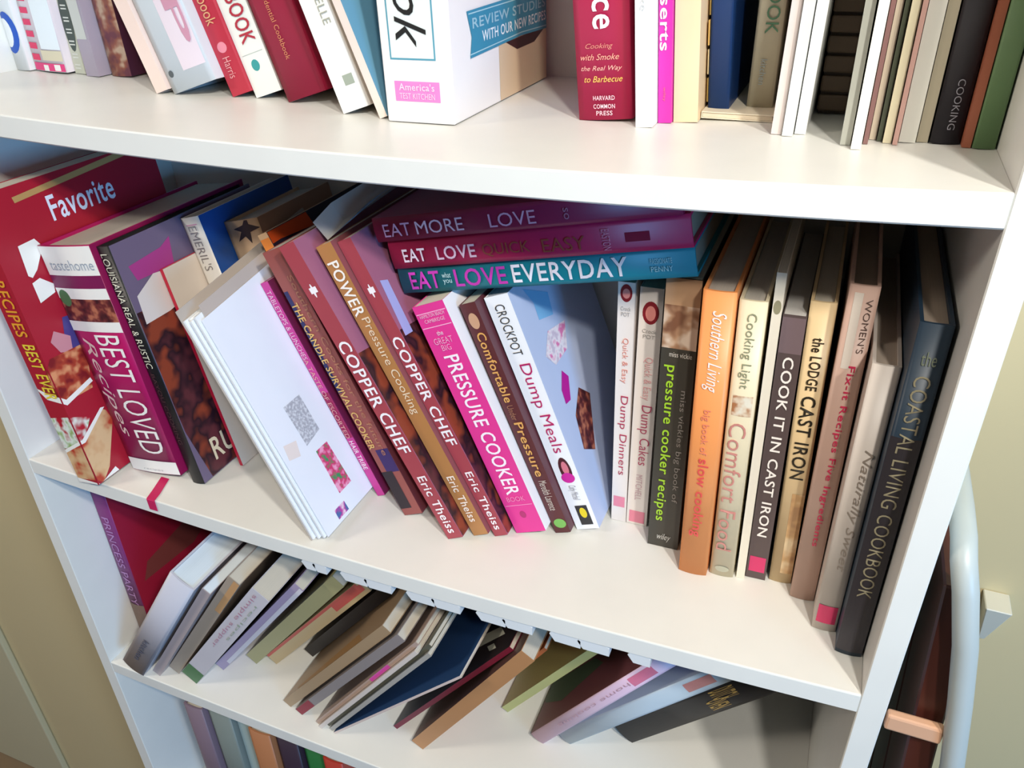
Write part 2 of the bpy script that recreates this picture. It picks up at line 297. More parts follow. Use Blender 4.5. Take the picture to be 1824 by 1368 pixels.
('cookbook', 'paper', 'copper red paperback between tan paperback and bright pink one', 'cookbooks on the middle shelf', [0.4464, 0.074, 1.4378], -0.4453, [0.014, 0.2, 0.297], '#aa4650', '#a0627c', '#cfc6b6', [('S', 'COPPER CHEF', 0.002, 0.0126, 0.1001, 0.2083, '#fdf6f8', 'b'), ('S', 'Eric Theiss', 0.0042, 0.0119, 0.0074, 0.0712, '#fdf0f0', 'b')], [('S', [(0.0049, 0.249), (0.0112, 0.249), (0.0112, 0.2541), (0.0049, 0.2541)], '#fdf6f8'), ('S', [(0.0087, 0.2511), (0.0086, 0.253), (0.0085, 0.2548), (0.0083, 0.2561), (0.008, 0.257), (0.0077, 0.2573), (0.0074, 0.257), (0.0071, 0.2561), (0.0069, 0.2548), (0.0068, 0.253), (0.0067, 0.2511), (0.0068, 0.2492), (0.0069, 0.2475), (0.0071, 0.2461), (0.0074, 0.2453), (0.0077, 0.245), (0.008, 0.2453), (0.0083, 0.2461), (0.0085, 0.2475), (0.0086, 0.2492)], '#fdf6f8'), ('C', [(0.0006, 0.2127), (0.0436, 0.2071), (0.0506, 0.0006), (0.0025, 0.0006), (0.0006, 0.0016)], '@rustic'), ('C', [(0.0074, 0.2553), (0.0172, 0.2521), (0.0151, 0.2043), (0.0036, 0.2057)], '#a8a8dc')]),  # pale blue strip on the front is a painted highlight
('cookbook', 'paper', 'bright pink paperback with white slab capitals under stacked horizontal books', 'cookbooks on the middle shelf', [0.4633, 0.0849, 1.438], -0.3908, [0.0309, 0.18, 0.2318], '#e63c94', '#f4eef0', '#e8e0cc', [('H', 'HAMILTON BEACH', 0.0037, 0.0278, 0.2206, 0.2237, '#f8c8e0', 't'), ('H', 'CAMBRIDGE', 0.0062, 0.0262, 0.2158, 0.2189, '#f8c8e0', 't'), ('H', 'the', 0.0124, 0.0185, 0.2035, 0.2077, '#fbe0ee', ''), ('H', 'GREAT', 0.0062, 0.0247, 0.1956, 0.2014, '#f8a8d0', ''), ('H', 'BIG', 0.0108, 0.0201, 0.1893, 0.1946, '#f8a8d0', ''), ('S', 'PRESSURE COOKER', 0.0086, 0.0232, 0.0422, 0.1844, '#fff0f8', 'b'), ('H', 'BOOK', 0.0062, 0.0247, 0.0348, 0.0398, '#f490c0', '')], [('S', [(0.0009, 0.224), (0.03, 0.224), (0.03, 0.2248), (0.0009, 0.2248)], '#f8b0d4'), ('S', [(0.0009, 0.2111), (0.03, 0.2111), (0.03, 0.2119), (0.0009, 0.2119)], '#f8b0d4'), ('S', [(0.0015, 0.0299), (0.0293, 0.0299), (0.0293, 0.0305), (0.0015, 0.0305)], '#f8a0cc'), ('S', [(0.0185, 0.0198), (0.0184, 0.021), (0.0179, 0.022), (0.0173, 0.0229), (0.0164, 0.0234), (0.0154, 0.0236), (0.0145, 0.0234), (0.0136, 0.0229), (0.0129, 0.022), (0.0125, 0.021), (0.0124, 0.0198), (0.0125, 0.0187), (0.0129, 0.0176), (0.0136, 0.0168), (0.0145, 0.0162), (0.0154, 0.0161), (0.0164, 0.0162), (0.0173, 0.0168), (0.0179, 0.0176), (0.0184, 0.0187)], '#b83070')]),
('cookbook', 'paper', 'dark brown paperback with golden lettering and green oval, right of bright pink one', 'cookbooks on the middle shelf', [0.4973, 0.097, 1.4387], -0.3751, [0.0152, 0.17, 0.2326], '#5c2a2c', '#5a2c34', '#d8d0bc', [('S', 'Comfortable', 0.0046, 0.0129, 0.1391, 0.206, '#e0a458', 'b'), ('S', 'Under', 0.0046, 0.0106, 0.1213, 0.136, '#a06c50', ''), ('S', 'Pressure', 0.0046, 0.0129, 0.0625, 0.1188, '#e0a458', 'b'), ('S', 'Meredith Laurence', 0.0046, 0.0121, 0.0256, 0.0577, '#d8c8b8', 't')], [('S', [(0.0121, 0.2165), (0.0119, 0.2188), (0.0113, 0.2208), (0.0103, 0.2224), (0.009, 0.2234), (0.0076, 0.2238), (0.0062, 0.2234), (0.0049, 0.2224), (0.0039, 0.2208), (0.0033, 0.2188), (0.003, 0.2165), (0.0033, 0.2143), (0.0039, 0.2123), (0.0049, 0.2107), (0.0062, 0.2097), (0.0076, 0.2093), (0.009, 0.2097), (0.0103, 0.2107), (0.0113, 0.2123), (0.0119, 0.2143)], '#c89a78'), ('S', [(0.0144, 0.0105), (0.0141, 0.012), (0.0132, 0.0135), (0.0119, 0.0146), (0.0102, 0.0153), (0.0083, 0.0156), (0.0065, 0.0153), (0.0048, 0.0146), (0.0034, 0.0135), (0.0026, 0.012), (0.0023, 0.0105), (0.0026, 0.0089), (0.0034, 0.0075), (0.0048, 0.0064), (0.0065, 0.0056), (0.0083, 0.0054), (0.0102, 0.0056), (0.0119, 0.0064), (0.0132, 0.0075), (0.0141, 0.0089)], '#7cb858')]),
('cookbook', 'paper', 'white paperback with magenta title, round portrait and yellow emblem on its spine', 'cookbooks on the middle shelf', [0.5142, 0.1082, 1.439], -0.3675, [0.0224, 0.165, 0.2359], '#f4f4f6', '#b8c4e0', '#d8dce8', [('S', 'CROCKPOT', 0.0067, 0.0157, 0.1813, 0.2281, '#3a3a3a', 't'), ('S', 'Dump Meals', 0.0049, 0.0184, 0.0835, 0.1726, '#b81c60', 't'), ('S', 'Cathy Mitchell', 0.0067, 0.0157, 0.0327, 0.0487, '#8a8890', 'i')], [('S', [(0.0175, 0.0653), (0.0172, 0.0692), (0.0164, 0.0729), (0.0152, 0.0757), (0.0136, 0.0776), (0.0119, 0.0782), (0.0101, 0.0776), (0.0086, 0.0757), (0.0073, 0.0729), (0.0065, 0.0692), (0.0063, 0.0653), (0.0065, 0.0613), (0.0073, 0.0577), (0.0086, 0.0548), (0.0101, 0.053), (0.0119, 0.0523), (0.0136, 0.053), (0.0152, 0.0548), (0.0164, 0.0577), (0.0172, 0.0613)], '#4a1420'), ('S', [(0.0152, 0.0668), (0.0151, 0.069), (0.0146, 0.071), (0.0139, 0.0726), (0.0131, 0.0736), (0.0121, 0.074), (0.0111, 0.0736), (0.0103, 0.0726), (0.0096, 0.071), (0.0091, 0.069), (0.009, 0.0668), (0.0091, 0.0646), (0.0096, 0.0626), (0.0103, 0.061), (0.0111, 0.0599), (0.0121, 0.0596), (0.0131, 0.0599), (0.0139, 0.061), (0.0146, 0.0626), (0.0151, 0.0646)], '#d87888'), ('S', [(0.0179, 0.0566), (0.0176, 0.0583), (0.0167, 0.0598), (0.0152, 0.061), (0.0134, 0.0618), (0.0114, 0.0621), (0.0094, 0.0618), (0.0076, 0.061), (0.0062, 0.0598), (0.0052, 0.0583), (0.0049, 0.0566), (0.0052, 0.0549), (0.0062, 0.0534), (0.0076, 0.0522), (0.0094, 0.0514), (0.0114, 0.0512), (0.0134, 0.0514), (0.0152, 0.0522), (0.0167, 0.0534), (0.0176, 0.0549)], '#d0209a'), ('S', [(0.0067, 0.0049), (0.0184, 0.0049), (0.0184, 0.0263), (0.0067, 0.0263)], '#2c2c30'), ('S', [(0.0161, 0.0182), (0.016, 0.0199), (0.0155, 0.0215), (0.0147, 0.0227), (0.0138, 0.0235), (0.0128, 0.0238), (0.0117, 0.0235), (0.0108, 0.0227), (0.01, 0.0215), (0.0096, 0.0199), (0.0094, 0.0182), (0.0096, 0.0164), (0.01, 0.0148), (0.0108, 0.0136), (0.0117, 0.0128), (0.0128, 0.0125), (0.0138, 0.0128), (0.0147, 0.0136), (0.0155, 0.0148), (0.016, 0.0164)], '#e8d020'), ('C', [(0.0253, 0.2284), (0.0668, 0.2079), (0.0619, 0.1881), (0.0337, 0.1957), (0.035, 0.2111)], '#7cb4dc'), ('C', [(0.0407, 0.1815), (0.0789, 0.1746), (0.0646, 0.1528), (0.0332, 0.152), (0.0216, 0.1664)], '@pinkwhite'), ('C', [(0.0393, 0.1432), (0.0475, 0.133), (0.0356, 0.1152), (0.0248, 0.1169), (0.0263, 0.1304)], '#b81890'), ('C', [(0.0583, 0.1153), (0.0757, 0.0994), (0.0464, 0.0554), (0.0261, 0.0687), (0.0339, 0.0997)], '@meat')]),
('cookbook', 'paper', 'leftmost of the two thin white upright books, its round portrait partly under the stack', 'cookbooks on the middle shelf', [0.5396, 0.1327, 1.4398], -0.0203, [0.0138, 0.145, 0.2397], '#ece2dc', None, '#cfc6b6', [('S', 'Quick & Easy', 0.0041, 0.0103, 0.1486, 0.1908, '#e08878', 't'), ('S', 'Dump Dinners', 0.0034, 0.0117, 0.0534, 0.136, '#b02850', 't'), ('H', 'Crock', 0.0028, 0.011, 0.2154, 0.2188, '#a09a94', 't'), ('H', 'POT', 0.0034, 0.0103, 0.2104, 0.2139, '#a09a94', 't')], [('S', [(0.0117, 0.2304), (0.0115, 0.2328), (0.0108, 0.2349), (0.0097, 0.2366), (0.0084, 0.2377), (0.0069, 0.2381), (0.0054, 0.2377), (0.0041, 0.2366), (0.003, 0.2349), (0.0023, 0.2328), (0.0021, 0.2304), (0.0023, 0.228), (0.003, 0.2259), (0.0041, 0.2242), (0.0054, 0.2231), (0.0069, 0.2227), (0.0084, 0.2231), (0.0097, 0.2242), (0.0108, 0.2259), (0.0115, 0.228)], '#8a1c28'), ('S', [(0.0099, 0.23), (0.0098, 0.2313), (0.0094, 0.2325), (0.0087, 0.2335), (0.0078, 0.2341), (0.0069, 0.2343), (0.006, 0.2341), (0.0051, 0.2335), (0.0044, 0.2325), (0.004, 0.2313), (0.0039, 0.23), (0.004, 0.2286), (0.0044, 0.2274), (0.0051, 0.2265), (0.006, 0.2259), (0.0069, 0.2256), (0.0078, 0.2259), (0.0087, 0.2265), (0.0094, 0.2274), (0.0098, 0.2286)], '#e89088'), ('S', [(0.0017, 0.0166), (0.0121, 0.0166), (0.0121, 0.0284), (0.0017, 0.0284)], '#e88aa0')]),
('cookbook', 'paper', 'thin white upright book beside dark grey one, round portrait fully visible', 'cookbooks on the middle shelf', [0.554, 0.1326, 1.4405], -0.0055, [0.0188, 0.145, 0.2373], '#ece2dc', None, '#cfc6b6', [('S', 'Quick & Easy', 0.0056, 0.0141, 0.1354, 0.1762, '#e8a8a8', 't'), ('S', 'Dump Cakes', 0.0047, 0.016, 0.068, 0.13, '#b83c60', 't'), ('S', 'MITCHELL', 0.0066, 0.0122, 0.0288, 0.0573, '#c8a0a8', 't'), ('H', 'Crock', 0.0038, 0.015, 0.1981, 0.2016, '#a09a94', 't'), ('H', 'POT', 0.0047, 0.0141, 0.1931, 0.1966, '#a09a94', 't')], [('S', [(0.016, 0.2157), (0.0157, 0.2187), (0.0147, 0.2215), (0.0133, 0.2238), (0.0114, 0.2252), (0.0094, 0.2257), (0.0074, 0.2252), (0.0055, 0.2238), (0.0041, 0.2215), (0.0031, 0.2187), (0.0028, 0.2157), (0.0031, 0.2126), (0.0041, 0.2098), (0.0055, 0.2075), (0.0074, 0.2061), (0.0094, 0.2056), (0.0114, 0.2061), (0.0133, 0.2075), (0.0147, 0.2098), (0.0157, 0.2126)], '#8a1c28'), ('S', [(0.0135, 0.2152), (0.0133, 0.2172), (0.0127, 0.2191), (0.0118, 0.2206), (0.0107, 0.2215), (0.0094, 0.2218), (0.0081, 0.2215), (0.007, 0.2206), (0.0061, 0.2191), (0.0055, 0.2172), (0.0053, 0.2152), (0.0055, 0.2132), (0.0061, 0.2113), (0.007, 0.2099), (0.0081, 0.2089), (0.0094, 0.2086), (0.0107, 0.2089), (0.0118, 0.2099), (0.0127, 0.2113), (0.0133, 0.2132)], '#e89088'), ('S', [(0.0023, 0.0024), (0.0165, 0.0024), (0.0165, 0.0157), (0.0023, 0.0157)], '#e88aa0')]),
('cookbook', 'paper', 'dark grey paperback with lime green lowercase lettering, food picture at its top', 'cookbooks on the middle shelf', [0.5795, 0.1101, 1.4415], -0.0122, [0.0267, 0.17, 0.2575], '#423f38', None, '#cfc6b6', [('S', 'pressure cooker recipes', 0.0032, 0.0139, 0.0294, 0.1843, '#a4d436', 'b'), ('S', 'miss vickies big book of', 0.0166, 0.0227, 0.0517, 0.1631, '#8c8680', ''), ('H', 'miss vickie', 0.0067, 0.024, 0.1919, 0.1963, '#d8d4cc', ''), ('H', 'wiley', 0.008, 0.02, 0.0066, 0.0156, '#c8c8c4', 'i')], [('S', [(0.0002, 0.2352), (0.0265, 0.2352), (0.0265, 0.2569), (0.0002, 0.2569)], '#b49070'), ('S', [(0.0002, 0.1989), (0.0265, 0.1989), (0.0265, 0.2352), (0.0002, 0.2352)], '@bowlpic')]),
('cookbook', 'hard', 'orange hardcover with white title and coral pink lettering below', 'cookbooks on the middle shelf', [0.6124, 0.0865, 1.4425], -0.0196, [0.0232, 0.19, 0.2607], '#f39a58', None, '#c8bcae', [('S', 'Southern Living', 0.0051, 0.0181, 0.1804, 0.2462, '#fdeee2', 'i'), ('S', 'big book of', 0.007, 0.0139, 0.1234, 0.1645, '#e8846a', ''), ('S', 'slow cooking', 0.0058, 0.0162, 0.0419, 0.1198, '#e2524e', 'b')], []),
('cookbook', 'hard', 'pale yellow hardcover with thin red lettering, right of orange one', 'cookbooks on the middle shelf', [0.6378, 0.0914, 1.4434], -0.0227, [0.0192, 0.18, 0.2539], '#e6d9b8', None, '#cfc8bc', [('S', 'Cooking Light', 0.0048, 0.0134, 0.1843, 0.2449, '#9a9c7c', ''), ('S', 'Comfort Food', 0.0029, 0.0154, 0.0284, 0.1539, '#d08a80', 't')], [('S', [(0.0029, 0.1601), (0.0173, 0.1601), (0.0173, 0.1777), (0.0029, 0.1777)], '@cookie'), ('S', [(0.0154, 0.008), (0.0151, 0.009), (0.0143, 0.0098), (0.013, 0.0105), (0.0114, 0.011), (0.0096, 0.0111), (0.0078, 0.011), (0.0062, 0.0105), (0.0049, 0.0098), (0.0041, 0.009), (0.0038, 0.008), (0.0041, 0.007), (0.0049, 0.0061), (0.0062, 0.0054), (0.0078, 0.005), (0.0096, 0.0048), (0.0114, 0.005), (0.013, 0.0054), (0.0143, 0.0061), (0.0151, 0.007)], '#b8b49c')]),
('booklet', 'paper', 'tall thin ivory booklet squeezed between pale yellow and dark taupe books', 'cookbooks on the middle shelf', [0.6596, 0.0926, 1.4441], -0.0218, [0.0065, 0.18, 0.2754], '#efe6d4', None, '#cfc6b6', [], [('S', [(0.0058, 0.25), (0.0057, 0.2516), (0.0054, 0.2531), (0.0048, 0.2543), (0.0041, 0.255), (0.0032, 0.2553), (0.0024, 0.255), (0.0017, 0.2543), (0.0011, 0.2531), (0.0008, 0.2516), (0.0006, 0.25), (0.0008, 0.2484), (0.0011, 0.2469), (0.0017, 0.2457), (0.0024, 0.245), (0.0032, 0.2447), (0.0041, 0.245), (0.0048, 0.2457), (0.0054, 0.2469), (0.0057, 0.2484)], '#9a9478')]),
('cookbook', 'paper', 'dark taupe paperback with bold white capitals and pink square at its foot', 'cookbooks on the middle shelf', [0.6667, 0.0959, 1.4447], -0.0207, [0.0159, 0.17, 0.2437], '#5a4c4c', None, '#c8c4c0', [('S', 'COOK IT IN CAST IRON', 0.0044, 0.0119, 0.0461, 0.2112, '#fbf6f2', 'b')], [('S', [(0.0016, 0.0076), (0.0143, 0.0076), (0.0143, 0.0237), (0.0016, 0.0237)], '#d83870'), ('S', [(0.0002, 0.2139), (0.0157, 0.2139), (0.0157, 0.2419), (0.0002, 0.2419)], '#77656a')]),
('cookbook', 'hard', 'cream hardcover with black capitals, right of dark taupe paperback', 'cookbooks on the middle shelf', [0.6854, 0.0988, 1.4455], -0.0298, [0.0174, 0.17, 0.2545], '#e2c698', None, '#cfc6b6', [('S', 'the LODGE', 0.0052, 0.013, 0.1856, 0.2281, '#3a3020', 'b'), ('S', 'CAST IRON', 0.0038, 0.0139, 0.1065, 0.1809, '#2c261c', 'b')], [('S', [(0.0078, 0.0106), (0.0172, 0.0106), (0.0172, 0.0922), (0.0078, 0.0922)], '@mottle')]),
('cookbook', 'hard', 'tall pinkish tan hardcover with red script, behind white-spined neighbour', 'cookbooks on the middle shelf', [0.7034, 0.0841, 1.4468], -0.0137, [0.0184, 0.18, 0.2749], '#cba898', None, '#8a7868', [('S', "WOMEN'S", 0.0114, 0.0156, 0.2268, 0.266, '#6a5650', 't'), ('S', 'Fix-it Recipes Five Ingredients', 0.0074, 0.0132, 0.0575, 0.2168, '#d03058', 'b')], [('S', [(0.0037, 0.2139), (0.0092, 0.2139), (0.0092, 0.2698), (0.0037, 0.2698)], '#e8dcd0')]),
('cookbook', 'hard', 'shorter off-white hardcover with grey script and pink square at foot', 'cookbooks on the middle shelf', [0.7224, 0.0555, 1.4479], -0.0067, [0.0172, 0.2, 0.2344], '#d8ccc2', None, '#b8a898', [('S', 'Naturally Sweet', 0.006, 0.0138, 0.0621, 0.1704, '#9a8c80', 'i')], [('S', [(0.0017, 0.0076), (0.0155, 0.0076), (0.0155, 0.0256), (0.0017, 0.0256)], '#d83868')]),
('cookbook', 'hard', 'tall dark navy hardcover with faded beige capitals, rightmost beside the panel', 'cookbooks on the middle shelf', [0.7402, 0.0361, 1.449], -0.0052, [0.0185, 0.235, 0.2746], '#22374a', '#161a22', '#a89888', [('H', 'the', 0.0055, 0.0139, 0.2474, 0.2568, '#8a9480', ''), ('S', 'COASTAL LIVING COOKBOOK', 0.0046, 0.0139, 0.059, 0.2404, '#a8a084', 't')], [('S', [(0.0002, 0.0037), (0.0183, 0.0037), (0.0183, 0.1951), (0.0002, 0.1951)], '#38343a')]),
('book', 'hard', 'white book with blue loop lettering at the left end of the upper shelf', 'books on the upper shelf', [-0.049, 0.127, 1.8117], 0.0, [0.0165, 0.15, 0.24], '#eef0ee', None, '#cfc6b6', [], [('S', [(0.0157, 0.0323), (0.0152, 0.0377), (0.0137, 0.0427), (0.0114, 0.0466), (0.0085, 0.0491), (0.0054, 0.05), (0.0022, 0.0491), (0.0002, 0.0474), (0.0002, 0.0171), (0.0022, 0.0154), (0.0054, 0.0145), (0.0085, 0.0154), (0.0114, 0.0179), (0.0137, 0.0218), (0.0152, 0.0268)], '#1a52b4'), ('S', [(0.0099, 0.0321), (0.0095, 0.0359), (0.0085, 0.0393), (0.0068, 0.042), (0.0048, 0.0438), (0.0025, 0.0444), (0.0002, 0.0438), (0.0002, 0.0438), (0.0002, 0.0203), (0.0002, 0.0203), (0.0025, 0.0197), (0.0048, 0.0203), (0.0068, 0.0221), (0.0085, 0.0248), (0.0095, 0.0282)], '#eef0ee')]),
('book', 'hard', 'thick white illustrated book with a column of red checks', 'books on the upper shelf', [-0.0306, 0.1318, 1.8117], 0.023, [0.0392, 0.15, 0.24], '#ecdfe2', None, '#cfc6b6', [], [('S', [(0.0012, 0.0587), (0.0118, 0.0587), (0.0118, 0.0637), (0.0012, 0.0637)], '#e03060'), ('S', [(0.0012, 0.0487), (0.0118, 0.0487), (0.0118, 0.0537), (0.0012, 0.0537)], '#e03060'), ('S', [(0.0012, 0.0389), (0.0118, 0.0389), (0.0118, 0.044), (0.0012, 0.044)], '#e03060'), ('S', [(0.0012, 0.029), (0.0118, 0.029), (0.0118, 0.0342), (0.0012, 0.0342)], '#e03060'), ('S', [(0.0012, 0.019), (0.0118, 0.019), (0.0118, 0.0243), (0.0012, 0.0243)], '#e03060'), ('S', [(0.0012, 0.0093), (0.0118, 0.0093), (0.0118, 0.0147), (0.0012, 0.0147)], '#e03060'), ('S', [(0.0149, 0.0096), (0.038, 0.0096), (0.038, 0.0183), (0.0149, 0.0183)], '#d8cdb0'), ('S', [(0.038, 0.0006), (0.038, 0.0072), (0.0012, 0.0072), (0.0012, 0.0006)], '#e0407c'), ('S', [(0.0196, 0.0006), (0.0196, 0.0056), (0.0137, 0.0056), (0.0137, 0.0006)], '#f2efe8'), ('S', [(0.0267, 0.0011), (0.0333, 0.0011), (0.0333, 0.0064), (0.0267, 0.0064)], '#f2efe8'), ('S', [(0.0165, 0.0193), (0.038, 0.0193), (0.038, 0.0645), (0.0165, 0.0645)], '#e6ecee')]),
('book', 'paper', 'slim book with dark green oval and small white dashes on its spine', 'books on the upper shelf', [0.0092, 0.1396, 1.8091], 0.023, [0.0128, 0.14, 0.24], '#c4c4b0', None, '#cfc6b6', [], [('S', [(0.0122, 0.0448), (0.0119, 0.0528), (0.011, 0.06), (0.0096, 0.0657), (0.008, 0.0693), (0.0061, 0.0706), (0.0042, 0.0693), (0.0025, 0.0657), (0.0012, 0.06), (0.0003, 0.0528), (0.0002, 0.0496), (0.0002, 0.04), (0.0003, 0.0368), (0.0012, 0.0296), (0.0025, 0.0239), (0.0042, 0.0203), (0.0061, 0.019), (0.008, 0.0203), (0.0096, 0.0239), (0.011, 0.0296), (0.0119, 0.0368)], '#465048'), ('S', [(0.0026, 0.0569), (0.009, 0.0569), (0.009, 0.058), (0.0026, 0.058)], '#d8d8cc'), ('S', [(0.0026, 0.0542), (0.009, 0.0542), (0.009, 0.0553), (0.0026, 0.0553)], '#d8d8cc'), ('S', [(0.0026, 0.0469), (0.009, 0.0469), (0.009, 0.048), (0.0026, 0.048)], '#d8d8cc'), ('S', [(0.0026, 0.0441), (0.009, 0.0441), (0.009, 0.0453), (0.0026, 0.0453)], '#d8d8cc'), ('S', [(0.0026, 0.0372), (0.009, 0.0372), (0.009, 0.0383), (0.0026, 0.0383)], '#d8d8cc'), ('S', [(0.0026, 0.0344), (0.009, 0.0344), (0.009, 0.0355), (0.0026, 0.0355)], '#d8d8cc'), ('S', [(0.0026, 0.0273), (0.009, 0.0273), (0.009, 0.0285), (0.0026, 0.0285)], '#d8d8cc'), ('S', [(0.0026, 0.0245), (0.009, 0.0245), (0.009, 0.0256), (0.0026, 0.0256)], '#d8d8cc'), ('S', [(0.0026, 0.0163), (0.009, 0.0163), (0.009, 0.0175), (0.0026, 0.0175)], '#d8d8cc'), ('S', [(0.0026, 0.0135), (0.009, 0.0135), (0.009, 0.0147), (0.0026, 0.0147)], '#d8d8cc'), ('S', [(0.0026, 0.0072), (0.009, 0.0072), (0.009, 0.0084), (0.0026, 0.0084)], '#d8d8cc'), ('S', [(0.0026, 0.0042), (0.009, 0.0042), (0.009, 0.0055), (0.0026, 0.0055)], '#d8d8cc')]),
('book', 'paper', 'grey lavender book with pale flank between green oval and floral books', 'books on the upper shelf', [0.0265, 0.136, 1.8081], -0.004, [0.0148, 0.14, 0.145], '#a89ca8', None, '#cfc6b6', [], [('S', [(0.0002, 0.0313), (0.0119, 0.0313), (0.0119, 0.072), (0.0002, 0.072)], '#c8c8c0')]),
('book', 'hard', 'brown floral patterned book with pale petals on its spine', 'books on the upper shelf', [0.0457, 0.1474, 1.8072], -0.03, [0.0229, 0.13, 0.24], '@floral', '#4a2038', '#cfc6b6', [], []),
('book', 'paper', 'slim pale pink book at the left of the leaning row', 'books on the upper shelf', [0.1351, 0.1058, 1.804], -0.3078, [0.0137, 0.17, 0.24], '#ecd4c8', None, '#cfc6b6', [], []),
('book', 'hard', 'thick pale grey book with rounded spine and faint pink P', 'books on the upper shelf', [0.1509, 0.1093, 1.8036], -0.2995, [0.049, 0.17, 0.24], '#d4dadd', None, '#cfc6b6', [('S', 'P', 0.0304, 0.0451, 0.0316, 0.0681, '#c890a4', 'b')], [('S', [(0.0221, 0.0141), (0.0466, 0.0141), (0.0466, 0.0691), (0.0221, 0.0691)], '#e2d4dc'), ('S', [(0.0098, 0.0149), (0.0097, 0.0158), (0.0092, 0.0166), (0.0086, 0.0172), (0.0078, 0.0175), (0.0069, 0.0177), (0.006, 0.0175), (0.0051, 0.0172), (0.0045, 0.0166), (0.0041, 0.0158), (0.0039, 0.0149), (0.0041, 0.0141), (0.0045, 0.0133), (0.0051, 0.0127), (0.006, 0.0123), (0.0069, 0.0122), (0.0078, 0.0123), (0.0086, 0.0127), (0.0092, 0.0133), (0.0097, 0.0141)], '#50585c')]),
('book', 'paper', 'red leaning book with small lettering, left of narrow white one', 'books on the upper shelf', [0.2028, 0.1198, 1.8023], -0.2993, [0.0196, 0.16, 0.24], '#b82c40', None, '#cfc6b6', [('S', 'Cookbook', 0.0049, 0.0157, 0.0545, 0.0978, '#e0a878', ''), ('S', 'Harris', 0.0059, 0.0137, 0.0134, 0.0295, '#e8a0a0', 't')], [('S', [(0.0147, 0.0371), (0.0144, 0.0384), (0.0137, 0.0396), (0.0127, 0.0405), (0.0113, 0.0411), (0.0098, 0.0413), (0.0083, 0.0411), (0.0069, 0.0405), (0.0058, 0.0396), (0.0051, 0.0384), (0.0049, 0.0371), (0.0051, 0.0358), (0.0058, 0.0347), (0.0069, 0.0338), (0.0083, 0.0332), (0.0098, 0.033), (0.0113, 0.0332), (0.0127, 0.0338), (0.0137, 0.0347), (0.0144, 0.0358)], '#e48a98')]),
('book', 'paper', 'white leaning book with red capitals and teal emblem', 'books on the upper shelf', [0.2239, 0.1233, 1.8019], -0.2994, [0.0272, 0.1597, 0.24], '#eaece2', None, '#cfc6b6', [('S', 'COOKBOOK', 0.0082, 0.0231, 0.0399, 0.1163, '#b03040', 'b')], [('S', [(0.0163, 0.0234), (0.0161, 0.0247), (0.0155, 0.0259), (0.0146, 0.0269), (0.0135, 0.0275), (0.0122, 0.0278), (0.011, 0.0275), (0.0098, 0.0269), (0.0089, 0.0259), (0.0084, 0.0247), (0.0082, 0.0234), (0.0084, 0.022), (0.0089, 0.0208), (0.0098, 0.0198), (0.011, 0.0192), (0.0122, 0.0189), (0.0135, 0.0192), (0.0146, 0.0198), (0.0155, 0.0208), (0.0161, 0.022)], '#3a9a98'), ('S', [(0.0027, 0.0322), (0.0245, 0.0322), (0.0245, 0.0326), (0.0027, 0.0326)], '#b0b8b0')]),
('book', 'hard', 'thick dark crimson leaning hardcover', 'books on the upper shelf', [0.2587, 0.1191, 1.8013], -0.3014, [0.0386, 0.16, 0.24], '#9c1238', None, '#cfc6b6', [('S', 'Southern Presidential Cookbook', 0.0154, 0.0201, 0.0297, 0.1084, '#d88a60', 't')], []),
('book', 'paper', 'glossy white leaning book with printed grey square', 'books on the upper shelf', [0.3237, 0.0976, 1.8008], -0.3251, [0.0224, 0.18, 0.24], '#f2f1ea', None, '#cfc6b6', [('S', 'ESPELLE', 0.0134, 0.0202, 0.0609, 0.0922, '#a8a898', 't')], [('S', [(0.0112, 0.018), (0.0202, 0.018), (0.0202, 0.0254), (0.0112, 0.0254)], '#a0a898')]),
('booklet', 'paper', 'thin booklet with blue front leaning beside tall white box', 'books on the upper shelf', [0.3584, 0.0923, 1.8007], -0.3565, [0.0067, 0.18, 0.24], '#ecd8cc', '#6a9cb4', '#cfc6b6', [], []),
('book', 'hard', 'thick red book with large white letters and yellow small print', 'books on the upper shelf', [0.5022, 0.1254, 1.8021], -0.0835, [0.0387, 0.15, 0.24], '#b81e4c', None, '#cfc6b6', [('S', 'Barbecue Sauce', 0.0135, 0.031, 0.059, 0.2006, '#f8e8ec', 'b'), ('H', 'Cooking', 0.0077, 0.0271, 0.046, 0.0502, '#d88878', 'i'), ('H', 'with Smoke', 0.0039, 0.031, 0.0396, 0.0435, '#f0a890', 'i'), ('H', 'the Real Way', 0.0039, 0.0329, 0.0319, 0.0359, '#f0b0a0', 'i'), ('H', 'to Barbecue', 0.0058, 0.0329, 0.0253, 0.0293, '#f4c060', 'i'), ('H', 'HARVARD', 0.0116, 0.0271, 0.0134, 0.0164, '#f0c8d0', 'b'), ('H', 'COMMON', 0.0116, 0.0271, 0.0078, 0.0108, '#f0c8d0', 'b'), ('H', 'PRESS', 0.0135, 0.0252, 0.0032, 0.0063, '#f0c8d0', 'b')], []),
('book', 'paper', 'plain white thin book standing right of the thick red one', 'books on the upper shelf', [0.5468, 0.1114, 1.8031], -0.0668, [0.0113, 0.17, 0.24], '#fbfbf8', None, '#cfc6b6', [('S', 'bake', 0.0034, 0.0079, 0.0723, 0.0877, '#c8c8c8', 't')], []),
('book', 'paper', 'magenta thin book with white desserts lettering', 'books on the upper shelf', [0.5587, 0.1262, 1.8035], -0.0657, [0.009, 0.15, 0.24], '#d030a4', None, '#cfc6b6', [('S', 'Desserts', 0.0009, 0.0076, 0.0465, 0.1053, '#fbeaf6', 'b'), ('S', 'wiley', 0.0031, 0.0054, 0.0145, 0.0236, '#e87070', 't')], []),
